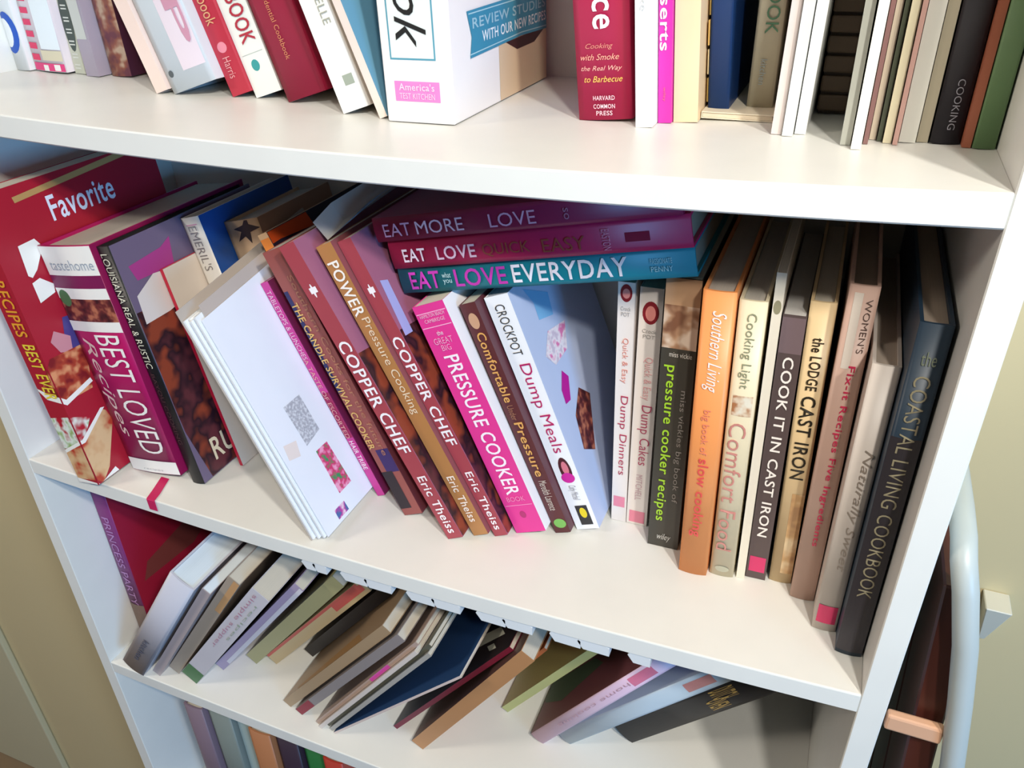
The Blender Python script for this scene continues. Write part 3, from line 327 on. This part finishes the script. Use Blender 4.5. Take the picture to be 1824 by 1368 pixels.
('book', 'paper', 'plain peach cream book next to the magenta one', 'books on the upper shelf', [0.5684, 0.1305, 1.8037], -0.0662, [0.0165, 0.15, 0.24], '#f0d4ac', None, '#cfc6b6', [], []),
('book', 'hard', 'navy blue book standing on thin cream booklet', 'books on the upper shelf', [0.588, 0.1513, 1.8043], -0.0656, [0.0142, 0.125, 0.24], '#123a74', None, '#cfc6b6', [], []),
('book', 'hard', 'sage beige book with green capitals beside white magazines', 'books on the upper shelf', [0.6122, 0.1631, 1.8057], -0.0016, [0.0171, 0.115, 0.24], '#c4bda4', None, '#cfc6b6', [('S', 'COOKBOOK', 0.006, 0.0145, 0.0519, 0.1226, '#5a8a6c', ''), ('S', 'kitchen', 0.006, 0.0103, 0.0198, 0.036, '#a0b0b4', 't')], []),
('magazine', 'paper', 'first white magazine of the trio, creased pinkish edge, by sage book', 'white magazines on the upper shelf', [0.6358, 0.1061, 1.8063], 0.0168, [0.0064, 0.17, 0.235], '#dcd0cc', None, '#cfc6b6', [], []),
('magazine', 'paper', 'middle magazine of the white trio beside ribbed box', 'white magazines on the upper shelf', [0.6428, 0.1021, 1.8066], 0.0168, [0.0064, 0.17, 0.244], '#dadcda', None, '#cfc6b6', [], []),
('magazine', 'paper', 'glossiest rightmost magazine of the white trio, against ribbed box', 'white magazines on the upper shelf', [0.6499, 0.1081, 1.8069], 0.0168, [0.0066, 0.17, 0.24], '#ececea', None, '#cfc6b6', [], []),
('booklet', 'paper', 'thin grey booklet right of the ribbed brown box', 'books on the upper shelf', [0.6778, 0.0845, 1.8079], -0.0055, [0.0057, 0.18, 0.24], '#c4c6bc', None, '#cfc6b6', [], []),
('booklet', 'paper', 'thin white booklet sticking out furthest toward the shelf edge', 'books on the upper shelf', [0.6841, 0.0747, 1.8082], 0.001, [0.0055, 0.19, 0.24], '#f2efe4', None, '#cfc6b6', [], []),
('booklet', 'paper', 'maroon-edged thin booklet directly right of the protruding white booklet', 'booklets at the right of the upper shelf', [0.6904, 0.088, 1.8084], 0.0, [0.0026, 0.17, 0.24], '#7c5a58', None, '#cfc6b6', [], []),
('booklet', 'paper', 'cream booklet right of the maroon-edged booklet', 'booklets at the right of the upper shelf', [0.6936, 0.1, 1.8085], 0.0, [0.0037, 0.17, 0.234], '#d8c8b0', None, '#cfc6b6', [], []),
('booklet', 'paper', 'dark olive booklet between cream booklets', 'booklets at the right of the upper shelf', [0.6979, 0.096, 1.8087], 0.0, [0.0026, 0.17, 0.228], '#4c5240', None, '#cfc6b6', [], []),
('booklet', 'paper', 'butter yellow booklet right of dark olive booklet', 'booklets at the right of the upper shelf', [0.7011, 0.092, 1.8089], 0.0, [0.0047, 0.17, 0.24], '#e2d8b8', None, '#cfc6b6', [], []),
('booklet', 'paper', 'rosy thin booklet beside wide pale booklet', 'booklets at the right of the upper shelf', [0.7064, 0.088, 1.8091], 0.0, [0.0026, 0.17, 0.234], '#c49a90', None, '#cfc6b6', [], []),
('booklet', 'paper', 'wide pale grey booklet left of black book', 'booklets at the right of the upper shelf', [0.7097, 0.094, 1.8096], 0.0, [0.009, 0.17, 0.228], '#d4d2c8', None, '#cfc6b6', [], []),
('booklet', 'paper', 'khaki booklet touching the black book', 'booklets at the right of the upper shelf', [0.7193, 0.096, 1.8099], 0.0, [0.006, 0.17, 0.24], '#a49a84', None, '#cfc6b6', [], []),
('book', 'hard', 'black book with tiny silver lettering near right panel', 'books on the upper shelf', [0.7262, 0.0931, 1.8107], -0.0005, [0.0155, 0.17, 0.24], '#1e1a22', None, '#cfc6b6', [('S', 'COOKING', 0.007, 0.0108, 0.0082, 0.0358, '#8a8890', 't')], []),
('book', 'paper', 'narrow rust brown spine between black book and green book', 'books on the upper shelf', [0.7423, 0.0854, 1.811], 0.0, [0.0046, 0.17, 0.235], '#b0664c', None, '#cfc6b6', [], []),
('book', 'hard', 'muted green book last before the right panel, upper shelf', 'books on the upper shelf', [0.7475, 0.0834, 1.8116], 0.0, [0.0113, 0.17, 0.24], '#6e8e62', None, '#cfc6b6', [], []),
('book', 'hard', 'upright red book with purple lettered spine in lower left corner', 'books leaning on the lower shelf', [-0.048, 0.05, 1.1392], 0.0, [0.0225, 0.2, 0.283], '#8a3a78', '#a01838', '#cfc6b6', [('S', 'PRINCESS PARTY', 0.0067, 0.0169, 0.0576, 0.1976, '#c48ac0', '')], [('C', [(0.0238, 0.1106), (0.0947, 0.1212), (0.1166, 0.0893), (0.0974, 0.0807), (0.0123, 0.0882)], '#7c3c3a'), ('S', [(0.0002, 0.0147), (0.0223, 0.0147), (0.0223, 0.0574), (0.0002, 0.0574)], '#8a7064')]),
('book', 'hard', 'thick white book, first of the right-leaning row on the lower shelf', 'books leaning on the lower shelf', [-0.023, -0.001, 1.1566], 0.6033, [0.0319, 0.2, 0.23], '#c4c2cc', None, '#dfe8ee', [('S', 'kitchen', 0.0112, 0.0191, 0.0283, 0.0802, '#5a5e70', 'b')], []),
('book', 'paper', 'slim mauve grey book second in the right-leaning row', 'books leaning on the lower shelf', [0.0125, 0.0067, 1.1438], 0.6006, [0.011, 0.2, 0.22], '#b4a6a8', None, '#dfe8ee', [], []),
('book', 'paper', 'tan and grey book with orange upper spine in the right-leaning row', 'books leaning on the lower shelf', [0.0285, 0.0177, 1.146], 0.6111, [0.0153, 0.2, 0.24], '#a8998a', None, '#cfc6b6', [], [('S', [(0.0077, 0.1705), (0.0151, 0.1705), (0.0151, 0.2394), (0.0077, 0.2394)], '#c89a6c')]),
('book', 'paper', 'white book with green band at its foot on the lower shelf', 'books leaning on the lower shelf', [0.0524, 0.0142, 1.1507], 0.654, [0.0232, 0.2, 0.24], '#ccc8d0', None, '#cfc6b6', [('S', 'simple supper', 0.0046, 0.0116, 0.0963, 0.2338, '#b888a0', 't'), ('S', 'recipes', 0.0139, 0.0186, 0.1267, 0.2184, '#98a898', 't')], [('S', [(0.0231, 0.0006), (0.0231, 0.0283), (0.0002, 0.0283), (0.0002, 0.0006)], '#4a7a50')]),
('book', 'paper', 'lavender spine leaning right of the green-footed book', 'books leaning on the lower shelf', [0.0776, 0.0428, 1.144], 0.6784, [0.0127, 0.19, 0.24], '#a898b4', None, '#cfc6b6', [], [('S', [(0.0076, 0.0221), (0.0125, 0.0221), (0.0125, 0.2394), (0.0076, 0.2394)], '#d4d0d8')]),
('book', 'paper', 'olive leaning book between lavender spine and coral-striped cream book', 'books leaning on the lower shelf', [0.1061, 0.0655, 1.1466], 0.6924, [0.0173, 0.19, 0.24], '#aaa274', None, '#cfc6b6', [], []),
('book', 'paper', 'cream leaning book with coral stripe, beside black thin one', 'books leaning on the lower shelf', [0.1298, 0.0744, 1.1462], 0.7156, [0.0169, 0.18, 0.24], '#ccb890', None, '#cfc6b6', [], [('S', [(0.0037, 0.0006), (0.0037, 0.2295), (0.0002, 0.2295), (0.0002, 0.0006)], '#c86058'), ('S', [(0.0034, 0.1697), (0.0118, 0.1697), (0.0118, 0.235), (0.0034, 0.235)], '#d0605c')]),
('book', 'paper', 'black spine leaning among the cream books on the lower shelf', 'books leaning on the lower shelf', [0.1668, 0.1006, 1.1439], 0.7005, [0.0145, 0.15, 0.2], '#1c1618', None, '#cfc6b6', [], []),
('folder', 'paper', 'tan brown folder leaning beside magazines, lower shelf middle', 'files and magazines leaning on the lower shelf', [0.1863, 0.0293, 1.142], 0.696, [0.012, 0.21, 0.24], '#a48a6c', None, '#cfc6b6', [], [('L', [(0.0058, 0.0322), (0.0259, 0.1625), (0.0006, 0.1975), (0.0006, 0.042)], '#a67c4a')]),
('magazine', 'paper', 'grey magazine with red foot on the lower shelf', 'files and magazines leaning on the lower shelf', [0.2061, 0.0251, 1.1407], 0.6928, [0.0104, 0.22, 0.24], '#8c8484', None, '#cfc6b6', [], [('S', [(0.0102, 0.0006), (0.0102, 0.0347), (0.0002, 0.0347), (0.0002, 0.0006)], '#8c2038')]),
('magazine', 'paper', 'brownish pink leaning magazine next to red-footed one', 'files and magazines leaning on the lower shelf', [0.2351, 0.0221, 1.1366], 0.6548, [0.0047, 0.22, 0.24], '#b49c90', None, '#cfc6b6', [], [('S', [(0.0002, 0.1384), (0.0045, 0.1384), (0.0045, 0.1804), (0.0002, 0.1804)], '#d850b0')]),
('magazine', 'paper', 'pale leaning magazine in the middle of the lower heap', 'files and magazines leaning on the lower shelf', [0.2417, 0.0181, 1.1366], 0.6548, [0.0047, 0.22, 0.23], '#d8ccc4', None, '#cfc6b6', [], []),
('magazine', 'paper', 'dark olive leaning magazine in the lower heap', 'files and magazines leaning on the lower shelf', [0.2482, 0.0241, 1.1365], 0.6548, [0.0047, 0.22, 0.24], '#5c5c50', None, '#cfc6b6', [], []),
('magazine', 'paper', 'grey leaning magazine beside navy folder', 'files and magazines leaning on the lower shelf', [0.2548, 0.0201, 1.1365], 0.6548, [0.0048, 0.22, 0.23], '#a8a49e', None, '#cfc6b6', [], []),
('folder', 'paper', 'navy folder with pale edge leaning over the magazines', 'files and magazines leaning on the lower shelf', [0.2616, 0.0182, 1.1355], 0.7825, [0.0028, 0.21, 0.2374], '#d8c4bc', 'L#2a4a78', '#cfc6b6', [], []),
('book', 'hard', 'maroon spined black book with white front lettering, lower shelf', 'files and magazines leaning on the lower shelf', [0.3213, 0.0492, 1.1366], 0.6565, [0.0055, 0.2, 0.24], '#7a1c38', 'L#241a1c', '#cfc6b6', [], [('L', [(0.0773, 0.0907), (0.0556, 0.1867), (0.0326, 0.2104), (0.05, 0.1216)], '#c8c4b0'), ('L', [(0.032, 0.1767), (0.029, 0.192), (0.0158, 0.2057), (0.0187, 0.191)], '#c8c4b0')]),
('folder', 'paper', 'dark brown folder with tan edges leaning right of maroon book', 'files and magazines leaning on the lower shelf', [0.3517, 0.0369, 1.142], 0.5885, [0.0159, 0.21, 0.24], '#b88458', 'L#5c443c', '#cfc6b6', [], []),
('folder', 'paper', 'thin orange brown folder beneath the dark brown one', 'files and magazines leaning on the lower shelf', [0.3714, 0.06, 1.1354], 0.5885, [0.004, 0.2, 0.23], '#b86438', None, '#cfc6b6', [], []),
('booklet', 'paper', 'lime yellow booklet leaning between folders and pink book', 'books leaning on the lower shelf', [0.4273, 0.1148, 1.1388], 0.6294, [0.0091, 0.14, 0.24], '#b8b878', None, '#cfc6b6', [], []),
('book', 'hard', 'pink and white spined book leaning under the shelf right part', 'books leaning on the lower shelf', [0.4724, 0.0914, 1.1443], 0.6235, [0.0179, 0.16, 0.24], '#e0c0d4', 'L#7c4850', '#cfc6b6', [('S', 'home cooking', 0.0054, 0.0108, 0.0456, 0.1683, '#b8909c', 't')], [('L', [(0.0723, 0.0006), (0.0661, 0.0882), (0.0468, 0.1131), (0.0257, 0.0452), (0.0407, 0.0044), (0.0451, 0.0006)], '#4c5c48'), ('S', [(0.0036, 0.1699), (0.0143, 0.1699), (0.0143, 0.2061), (0.0036, 0.2061)], '#e07a9a')]),
('book', 'hard', 'pale blue leaning book between pink one and black one', 'books leaning on the lower shelf', [0.4997, 0.1013, 1.1479], 0.7288, [0.0206, 0.15, 0.24], '#b8c8d4', None, '#cfc6b6', [], [('S', [(0.0041, 0.1859), (0.0144, 0.1859), (0.0144, 0.2216), (0.0041, 0.2216)], '#c88a88')]),
('book', 'hard', 'black book with gold lettering, rightmost of the lower leaning row', 'books leaning on the lower shelf', [0.5563, 0.1271, 1.1556], 0.7446, [0.0302, 0.14, 0.257], '#232226', None, '#cfc6b6', [('H', 'DUTCH', 0.003, 0.0151, 0.134, 0.1655, '#b89a50', 'b'), ('H', 'OVEN', 0.0121, 0.0242, 0.1232, 0.1478, '#b89a50', 'b')], []),
('book', 'hard', 'mauve grey book at the left of the bottom shelf', 'books on the bottom shelf', [0.028, 0.02, 0.8302], 0.0, [0.029, 0.2, 0.245], '#7c6a78', None, '#cfc6b6', [], []),
('book', 'hard', 'grey teal book second from the left on the bottom shelf', 'books on the bottom shelf', [0.06, 0.026, 0.8302], 0.0, [0.035, 0.2, 0.245], '#7a8480', None, '#cfc6b6', [], []),
('book', 'paper', 'pale aqua book between teal and rust ones, bottom shelf', 'books on the bottom shelf', [0.098, 0.032, 0.8302], 0.0, [0.027, 0.2, 0.245], '#a8bab6', None, '#cfc6b6', [], []),
('book', 'hard', 'rust orange book on the bottom shelf', 'books on the bottom shelf', [0.128, 0.02, 0.8302], 0.0, [0.032, 0.2, 0.245], '#a8704c', None, '#cfc6b6', [], []),
('book', 'hard', 'dark plum book on the bottom shelf beside green one', 'books on the bottom shelf', [0.163, 0.026, 0.8302], 0.0, [0.032, 0.2, 0.245], '#352838', None, '#cfc6b6', [], []),
('book', 'hard', 'green book with pale round emblem on the bottom shelf', 'books on the bottom shelf', [0.198, 0.032, 0.8302], 0.0, [0.035, 0.2, 0.245], '#256a38', None, '#cfc6b6', [], []),
('book', 'hard', 'red book rightmost on the bottom shelf', 'books on the bottom shelf', [0.236, 0.02, 0.8302], 0.0, [0.027, 0.2, 0.245], '#a83428', None, '#cfc6b6', [], [])
]

for r in BOOKS: book(r)

# three horizontal books on top of the upright ones
def flat_book(label, loc, roll, L, w, t, c, T, P, pages='#8c8272', round_left=True):  # default page tone is darkened to stand for the upper shelf's shadow
    root = empty('cookbook', loc, roll, label, 'book', 'cookbooks stacked flat on the middle shelf')
    th = .0022
    # local: X along the spine, Y depth, Z thickness; spine faces -Y
    bm = bmesh.new(); b = .0012; n = 6
    prof = lambda z: -b*max(0, 1 - (2*z/t - 1)**2)
    outer = [(w, 0)] + [(prof(t*i/n), t*i/n) for i in range(n+1)] + [(w, t)]
    inner = [(w, t-th)] + [(th + prof(th + (t-2*th)*i/n), th + (t-2*th)*i/n) for i in range(n, -1, -1)] + [(w, th)]
    pts = outer + inner; N = len(pts); m = len(outer)
    A = [bm.verts.new((0, y, z)) for y, z in pts]; Bv = [bm.verts.new((L, y, z)) for y, z in pts]
    for i in range(N): bm.faces.new((A[i], A[(i+1) % N], Bv[(i+1) % N], Bv[i]))
    for i in range(m-1):
        for V in (A, Bv): bm.faces.new([V[i], V[i+1], V[N-2-i], V[N-1-i]])
    cv = link('cover', bm, mat(c, .4), root)
    for p in cv.data.polygons: p.use_smooth = abs(p.normal.y) > .3 and p.center.y < .001
    bm = bmesh.new(); box(bm, .003, L-.003, th + .0004, w - .003, th + .0001, t - th - .0001)
    link('page_block', bm, mat(pages, .75), root)
    for i, (x0, x1, z0, z1, cc) in enumerate(P):
        bm = bmesh.new(); k = 6
        g = [[bm.verts.new((x, prof(z0 + (z1-z0)*j/k) - .0002 - .00003*i, z0 + (z1-z0)*j/k)) for j in range(k+1)] for x in (x0, x1)]
        for j in range(k): bm.faces.new((g[0][j], g[1][j], g[1][j+1], g[0][j+1]))
        link('colour_patch', bm, mat(cc, .45), root)
    for s, x0, x1, z0, z1, cc, st in T:
        vs, fs = text_mesh(s, st.replace('V', ''))
        if 'V' in st: q = [(x0 + v*(x1-x0), z1 - u*(z1-z0)) for u, v in vs]
        else: q = [(x0 + u*(x1-x0), z0 + v*(z1-z0)) for u, v in vs]
        bm = bmesh.new(); V = [bm.verts.new((x, prof(z) - .0009, z)) for x, z in q]
        for f in fs:
            try: bm.faces.new([V[i] for i in f])
            except ValueError: pass
        link('printed_lettering', bm, mat(cc, .45), root, 'flat')
    return root
a = -math.radians(11.55)
R0 = -(-a)
ux, uz = math.cos(a), -math.sin(a)     # along the spine
vx, vz = math.sin(a), math.cos(a)      # through the thickness
P0 = Vector((.3602, .100, ZO + .2068))
t1, t2, t3 = .0228, .0243, .0198
flat_book('teal hardcover with bright purple and white lettering, lowest of the flat stack', P0, a, .2455, .165, t1, '#0e7f8e',
          [('EAT', .010, .038, .0035, .0185, '#c83cae', 'b'), ('what', .041, .049, .012, .0165, '#bfe0e0', ''), ('you', .041, .049, .006, .0105, '#bfe0e0', ''), ('LOVE', .052, .098, .0035, .0185, '#c83cae', 'b'), ('EVERYDAY', .103, .196, .004, .019, '#fbf4fb', 'b'),
           ('PASSIONATE', .213, .229, .012, .016, '#a8d8e0', ''), ('PENNY', .213, .229, .006, .010, '#a8d8e0', '')], [])
P1 = P0 + Vector((vx, 0, vz))*(t1 + .0003) + Vector((ux, 0, uz))*.0005 + Vector((0, -.004, 0))
flat_book('crimson hardcover in the middle of the flat stack, eat love quick easy spine', P1, a, .2455, .17, t2, '#b81c54',
          [('EAT', .012, .033, .0055, .0165, '#fbe4ee', 'b'), ('LOVE', .043, .078, .0055, .0165, '#f6d0e0', 'b'), ('QUICK', .084, .124, .005, .0155, '#94483c', ''), ('EASY', .134, .168, .005, .0155, '#94483c', ''), ('EASTON', .181, .187, .003, .019, '#e090b0', 'V')],
          [(.198, .216, .008, .015, '#8c1840')])
P2 = P1 + Vector((vx, 0, vz))*(t2 + .0003) + Vector((ux, 0, uz))*-.0065 + Vector((0, -.003, 0))
flat_book('dark plum hardcover topping the flat stack, eat more love spine', P2, a, .2480, .165, t3, '#861848',
          [('EAT', .009, .034, .004, .0145, '#d8a8c8', ''), ('MORE', .039, .081, .004, .0145, '#ecc8dc', ''), ('LOVE', .103, .141, .004, .0145, '#d8a8c8', ''), ('so', .163, .167, .005, .0135, '#b07898', 'V')], [])

# leaning folder full of loose paper
def sheet(parent, name, x, t, w, h0, h1, m, y0=0, bend=0.0, z0=0):
    """a sheet (thickness t) in the Y-Z plane whose top edge rises from h0 at the front to h1 at the back"""
    bm = bmesh.new(); n = 8; A = []; B = []
    for i in range(n+1):
        y = y0 + w*i/n; h = h0 + (h1-h0)*i/n
        row = []
        for j in range(n+1):
            z = z0 + (h-z0)*j/n; s = j/n
            dx = bend*math.sin(math.pi*s)*(1 - .5*i/n)
            row.append((x + dx, y, z))
        A.append([bm.verts.new(p) for p in row]); B.append([bm.verts.new((p[0]+t, p[1], p[2])) for p in row])
    for i in range(n):
        for j in range(n):
            bm.faces.new((A[i][j], A[i][j+1], A[i+1][j+1], A[i+1][j])); bm.faces.new((B[i][j], B[i+1][j], B[i+1][j+1], B[i][j+1]))
    for i in range(n):
        bm.faces.new((A[i][0], A[i+1][0], B[i+1][0], B[i][0])); bm.faces.new((A[i][n], B[i][n], B[i+1][n], A[i+1][n]))
        bm.faces.new((A[0][i], B[0][i], B[0][i+1], A[0][i+1])); bm.faces.new((A[n][i], A[n][i+1], B[n][i+1], B[n][i]))
    return smooth_none(link(name, bm, m, parent))
def smooth_none(o): return o
fr = ([0.2908, 0.0091, 1.4375], -0.41, 0.0202)
f = empty('paper_folder', fr[0], fr[1], 'leaning folder of loose white papers, its front sheet printed with roses', 'folder')
T = fr[2]
sheet(f, 'folder_cover', 0, .0008, .20, .236, .262, mat('#b4a89e', .6))
n = 7
for i in range(n):
    x = .0012 + (T-.0042)*i/n
    sheet(f, 'paper_sheet', x, (T-.0045)/n*.82, .195 - .002*(i % 3), .2265 - .002*(i % 2), .250, mat(('#e9ebee', '#dfe3ea', '#f0f0ee')[i % 3], .6), y0=.001 + .0022*((i*2) % 3), z0=.0006)
sheet(f, 'folder_flap', T-.0026, .0006, .19, .2335, .258, mat('#b8aca4', .6), y0=.009)
fs = sheet(f, 'flyer_sheet', T-.0014, .0006, .17, .222, .243, mat('#e6eaf4', .5), y0=.003)
fs['label'] = 'front sheet printed with text and rose pictures'
def onflyer(pts, m, nm='printed_picture', l=0):
    bm = bmesh.new(); bm.faces.new([bm.verts.new((T - .0008 + .0002 + l, y, z)) for y, z in pts]); link(nm, bm, m, fs, 'flat')
onflyer([(.032, .121), (.056, .121), (.057, .083), (.034, .079)], mat('@print'), 'printed_text')
onflyer([(.040, .069), (.0575, .069), (.060, .022), (.040, .022)], mat('@roses'))
onflyer([(.024, .0135), (.040, .0135), (.0405, .0035), (.024, .0035)], mat('@violets'))
onflyer([(.010, .094), (.026, .090), (.022, .076), (.008, .080)], mat('#e4d8d4', .5), 'colour_patch')

# tall white cardboard box (upper shelf)
bx = empty('book_box', (.369, .086, sag(1, .40) + .0004), math.radians(-.6), 'tall white box set with blue ribbon banner and pink label, upper shelf middle', 'box', None)
t, w, h = .054, .190, .245
bm = bmesh.new(); box(bm, 0, t, 0, w, 0, h); bevel(bm, .0012, 2); cv = link('carton', bm, mat('#eeeceb', .4), bx)
def quad3(pts, m, nm, par):
    bm = bmesh.new(); bm.faces.new([bm.verts.new(p) for p in pts]); return link(nm, bm, m, par, 'flat')
def fr_(a0, a1, z0, z1, l): return [(a0, -l, z0), (a1, -l, z0), (a1, -l, z1), (a0, -l, z1)]
quad3(fr_(.0070, .0425, .0425, .24, .0003), mat('#5a9cae', .4), 'colour_patch', bx)
quad3(fr_(.0082, .0413, .0437, .2388, .0004), mat('#e6eae4', .4), 'colour_patch', bx)
quad3(fr_(.0084, .0440, .0148, .0284, .0003), mat('#e884c4', .4), 'colour_patch', bx)
lettering(bx, ('S', 'Cookbook', .013, .037, .051, .205, '#222222', 'i'), t, w, 0)
lettering(bx, ('H', 'America\'s', .012, .040, .0222, .0272, '#f6cfe6', 'b'), t, w, 0)
lettering(bx, ('H', 'TEST KITCHEN', .012, .040, .0165, .0205, '#f6cfe6', ''), t, w, 0)
quad3([(t+.0003, y, z) for y, z in ((.083, .0008), (.1885, .0008), (.1885, .06), (.083, .05))], mat('#d8c0a0', .4), 'colour_patch', bx)  # beige paints in the shade cast by the thick red book
quad3([(t+.0005, y, z) for y, z in ((.097, .0415), (.120, .0335), (.1586, .034), (.187, .043))], mat('#3a1c20', .4), 'colour_patch', bx)
quad3([(t+.0006, y, z) for y, z in ((.0302, .0397), (.13, .0425), (.1885, .041), (.1885, .0735), (.0276, .0706), (.0343, .0536))], mat('#3a8eae', .4), 'banner_print', bx)
quad3([(t+.00075, y, z) for y, z in ((.0302, .0417), (.13, .0445), (.1885, .043), (.1885, .0438), (.13, .0453), (.0302, .0425))], mat('#a8d4e0', .4), 'colour_patch', bx)
quad3([(t+.00075, y, z) for y, z in ((.0302, .0682), (.1885, .0702), (.1885, .0710), (.0302, .0690))], mat('#a8d4e0', .4), 'colour_patch', bx)
lettering(bx, ('C', 'REVIEW STUDIES', .036, .185, .0585, .0655, '#9ac4d4', 'b'), t, w, 0)
lettering(bx, ('C', 'WITH OUR NEW RECIPES', .052, .186, .0480, .0555, '#e8f2f6', 'b'), t, w, 0)

# thin booklets lying flat under the navy book
def slab(x0, x1, y0, y1, t, label, c):
    r = empty('booklet', ((x0+x1)/2, (y0+y1)/2, max(sag(1, x0), sag(1, x1)) + .0002), 0, label, 'booklet')
    a, d = (x1-x0)/2, (y1-y0)/2
    bm = bmesh.new(); box(bm, -a, a, -d, d, 0, .0006); box(bm, -a, a, -d, d, t-.0006, t); box(bm, -a, -a+.0006, -d, d, .0007, t-.0007); link('cover', bm, mat(c, .5), r)
    bm = bmesh.new(); box(bm, -a+.0008, a-.001, -d+.001, d-.001, .0007, t-.0007); link('page_block', bm, mat('#dccdb4', .7), r)
slab(.5855, .6335, .139, .282, .0045, 'thin cream booklet lying flat beneath the navy book', '#e8dcc4')

# jagged index tabs left of the navy book: yellowed card sheaf
cs = empty('index_cards', (.5872, .156, sag(1, .588) + .0055), math.radians(-3.8), 'yellowed sheaf of jagged index tabs against the navy book', 'cards')
for k in range(12):
    bm = bmesh.new(); z = .004 + .0185*k
    box(bm, -.0012, -.0001, -.002 - .003*((k*7) % 3)/2, .06, z, z + .016); bevel(bm, .0003, 1)
    link('card_tab', bm, mat(('#d8b868', '#cdb88c', '#c49a50')[k % 3], .6), cs)

# ribbed brown box
rb = empty('ribbed_box', (.6582, .168, sag(1, .6785) + .0002), 0, 'dark brown ribbed box standing between white magazines and grey booklet', 'box')
bm = bmesh.new(); box(bm, .001, .0185, .002, .105, 0, .235); link('box_body', bm, mat('#4a3c32', .6), rb)
for k in range(19):
    bm = bmesh.new(); z = .002 + .0123*k; box(bm, .0002, .0192, -.0015, .0019, z, z + .0105); bevel(bm, .0014, 2)
    link('rib', bm, mat('#6e5a48', .55), rb)

# ribbon hanging over the middle shelf's edge
bm = bmesh.new()
zt = sag(2, .10)
rows = [[(.0955, .032, zt + .0006), (.1055, .032, zt + .0006)], [(.1035, .010, zt + .0006), (.1140, .010, zt + .0006)], [(.1068, -.0006, zt + .0005), (.1168, -.0006, zt + .0005)],
        [(.1070, -.0012, zt - .0006), (.1170, -.0012, zt - .0006)], [(.1075, -.0012, zt - .0125), (.1172, -.0012, zt - .0125)]]
F = [[bm.verts.new(p) for p in r] for r in rows]
K = [[bm.verts.new((p[0], p[1] + (.0005 if i > 2 else 0), p[2] - (.0004 if i < 3 else 0))) for p in r] for i, r in enumerate(rows)]
for i in range(4):
    bm.faces.new((F[i][0], F[i][1], F[i+1][1], F[i+1][0])); bm.faces.new((K[i][0], K[i+1][0], K[i+1][1], K[i][1]))
    for e in (0, 1): bm.faces.new((F[i][e], F[i+1][e], K[i+1][e], K[i][e]))
o = link('bookmark_ribbon', bm, mat('#c8205c', .5)); o['label'] = 'magenta ribbon bookmark lying over the front edge of the middle shelf'; o['category'] = 'bookmark'

# folded paper lying on the leaning paperbacks
pf = empty('folded_paper', (.3035, .085, ZO + .2525), 0, 'crumpled white and blue paper tucked on top of the tan paperback', 'paper')
def ribbon(par, name, rows, m, th=.0006):
    bm = bmesh.new(); V = [[bm.verts.new(p) for p in r] for r in rows]
    for a_, b_ in zip(V, V[1:]):
        for j in range(len(a_)-1): bm.faces.new((a_[j], a_[j+1], b_[j+1], b_[j]))
    bmesh.ops.solidify(bm, geom=bm.faces[:], thickness=th)
    return link(name, bm, m, par)
ribbon(pf, 'white_leaf', [[(-.014, .0, .013), (.004, -.008, .003), (.010, .006, .010)], [(-.015, .03, .020), (.002, .02, .010), (.012, .03, .014)], [(-.014, .12, .024), (.002, .12, .014), (.014, .12, .02)]], mat('#e6e6e2', .6))
ribbon(pf, 'blue_leaf', [[(.005, -.004, .0045), (.018, .02, .0185)], [(.008, .05, .016), (.022, .06, .026)], [(.010, .13, .022), (.024, .13, .030)]], mat('#a4c8e8', .5))

# ---------------------------------------------------------------- chair standing right of the bookcase
ch = empty('chair', (.84, .12, 0), 0, 'folded white metal chair with dark brown slats standing beside the bookcase', 'chair')
def P_(x, y, z): return (x - .84, y - .12, z + (.45 if z > .05 else 0))
bm = bmesh.new()
front = [(.855, .0, 0), (.838, .0, 1.30), (.8285, .0, 1.402), (.8180, .0, 1.469), (.8090, .0, 1.5195), (.7985, .0, 1.5640)]
arch = [(.7935, .006, 1.582), (.7925, .020, 1.5900), (.7925, .05, 1.5915), (.7935, .10, 1.5880), (.795, .17, 1.583), (.7965, .215, 1.572)]
rear = [(.800, .238, 1.54), (.812, .243, 1.44), (.838, .245, 1.2), (.855, .246, 0)]
tube(bm, [(x - .84, y - .12, z) for x, y, z in front + arch + rear], .0078, 16)
smooth(link('back_frame', bm, mat('#b2bbbb', .4), ch))
for i in range(3):
    bm = bmesh.new(); y = .012 + i*.073
    v, _f = box(bm, -.004, .016, y - .12, y + .068 - .12, .93, 1.555)
    for q in v: q.co.x += (.793 + (1.555 - q.co.z)*.10 - .84) if q.co.z > 1.5 else (.836 - .84)
    bevel(bm, .0015, 1)
    link('back_slat', bm, mat('#4a2018', .45), ch)
bm = bmesh.new(); box(bm, .7795-.84, .8165-.84, .000-.12, .0078-.12, 1.4220, 1.4370); bevel(bm, .002, 2)
o = link('cross_rail', bm, mat('#d8a888', .45), ch); o['label'] = 'pale wooden cross rail'
bm = bmesh.new(); box(bm, .845-.84, .872-.84, .012-.12, .235-.12, .45, .90); bevel(bm, .004, 2); link('seat', bm, mat('#4a2018', .5), ch)
# small white bracket on the wall
bm = bmesh.new(); v, _f = box(bm, -.012, .012, -.03, 0, -.06, 0)
for q in v[:4]: q.co.x *= .25; q.co.y *= .3
bevel(bm, .001, 1)
o = link('wall_bracket', bm, mat('#e4e0d0', .5)); o.location = (.905, .2998, 1.32)
o['label'] = 'small white tapered bracket fixed to the wall behind the chair'; o['category'] = 'bracket'
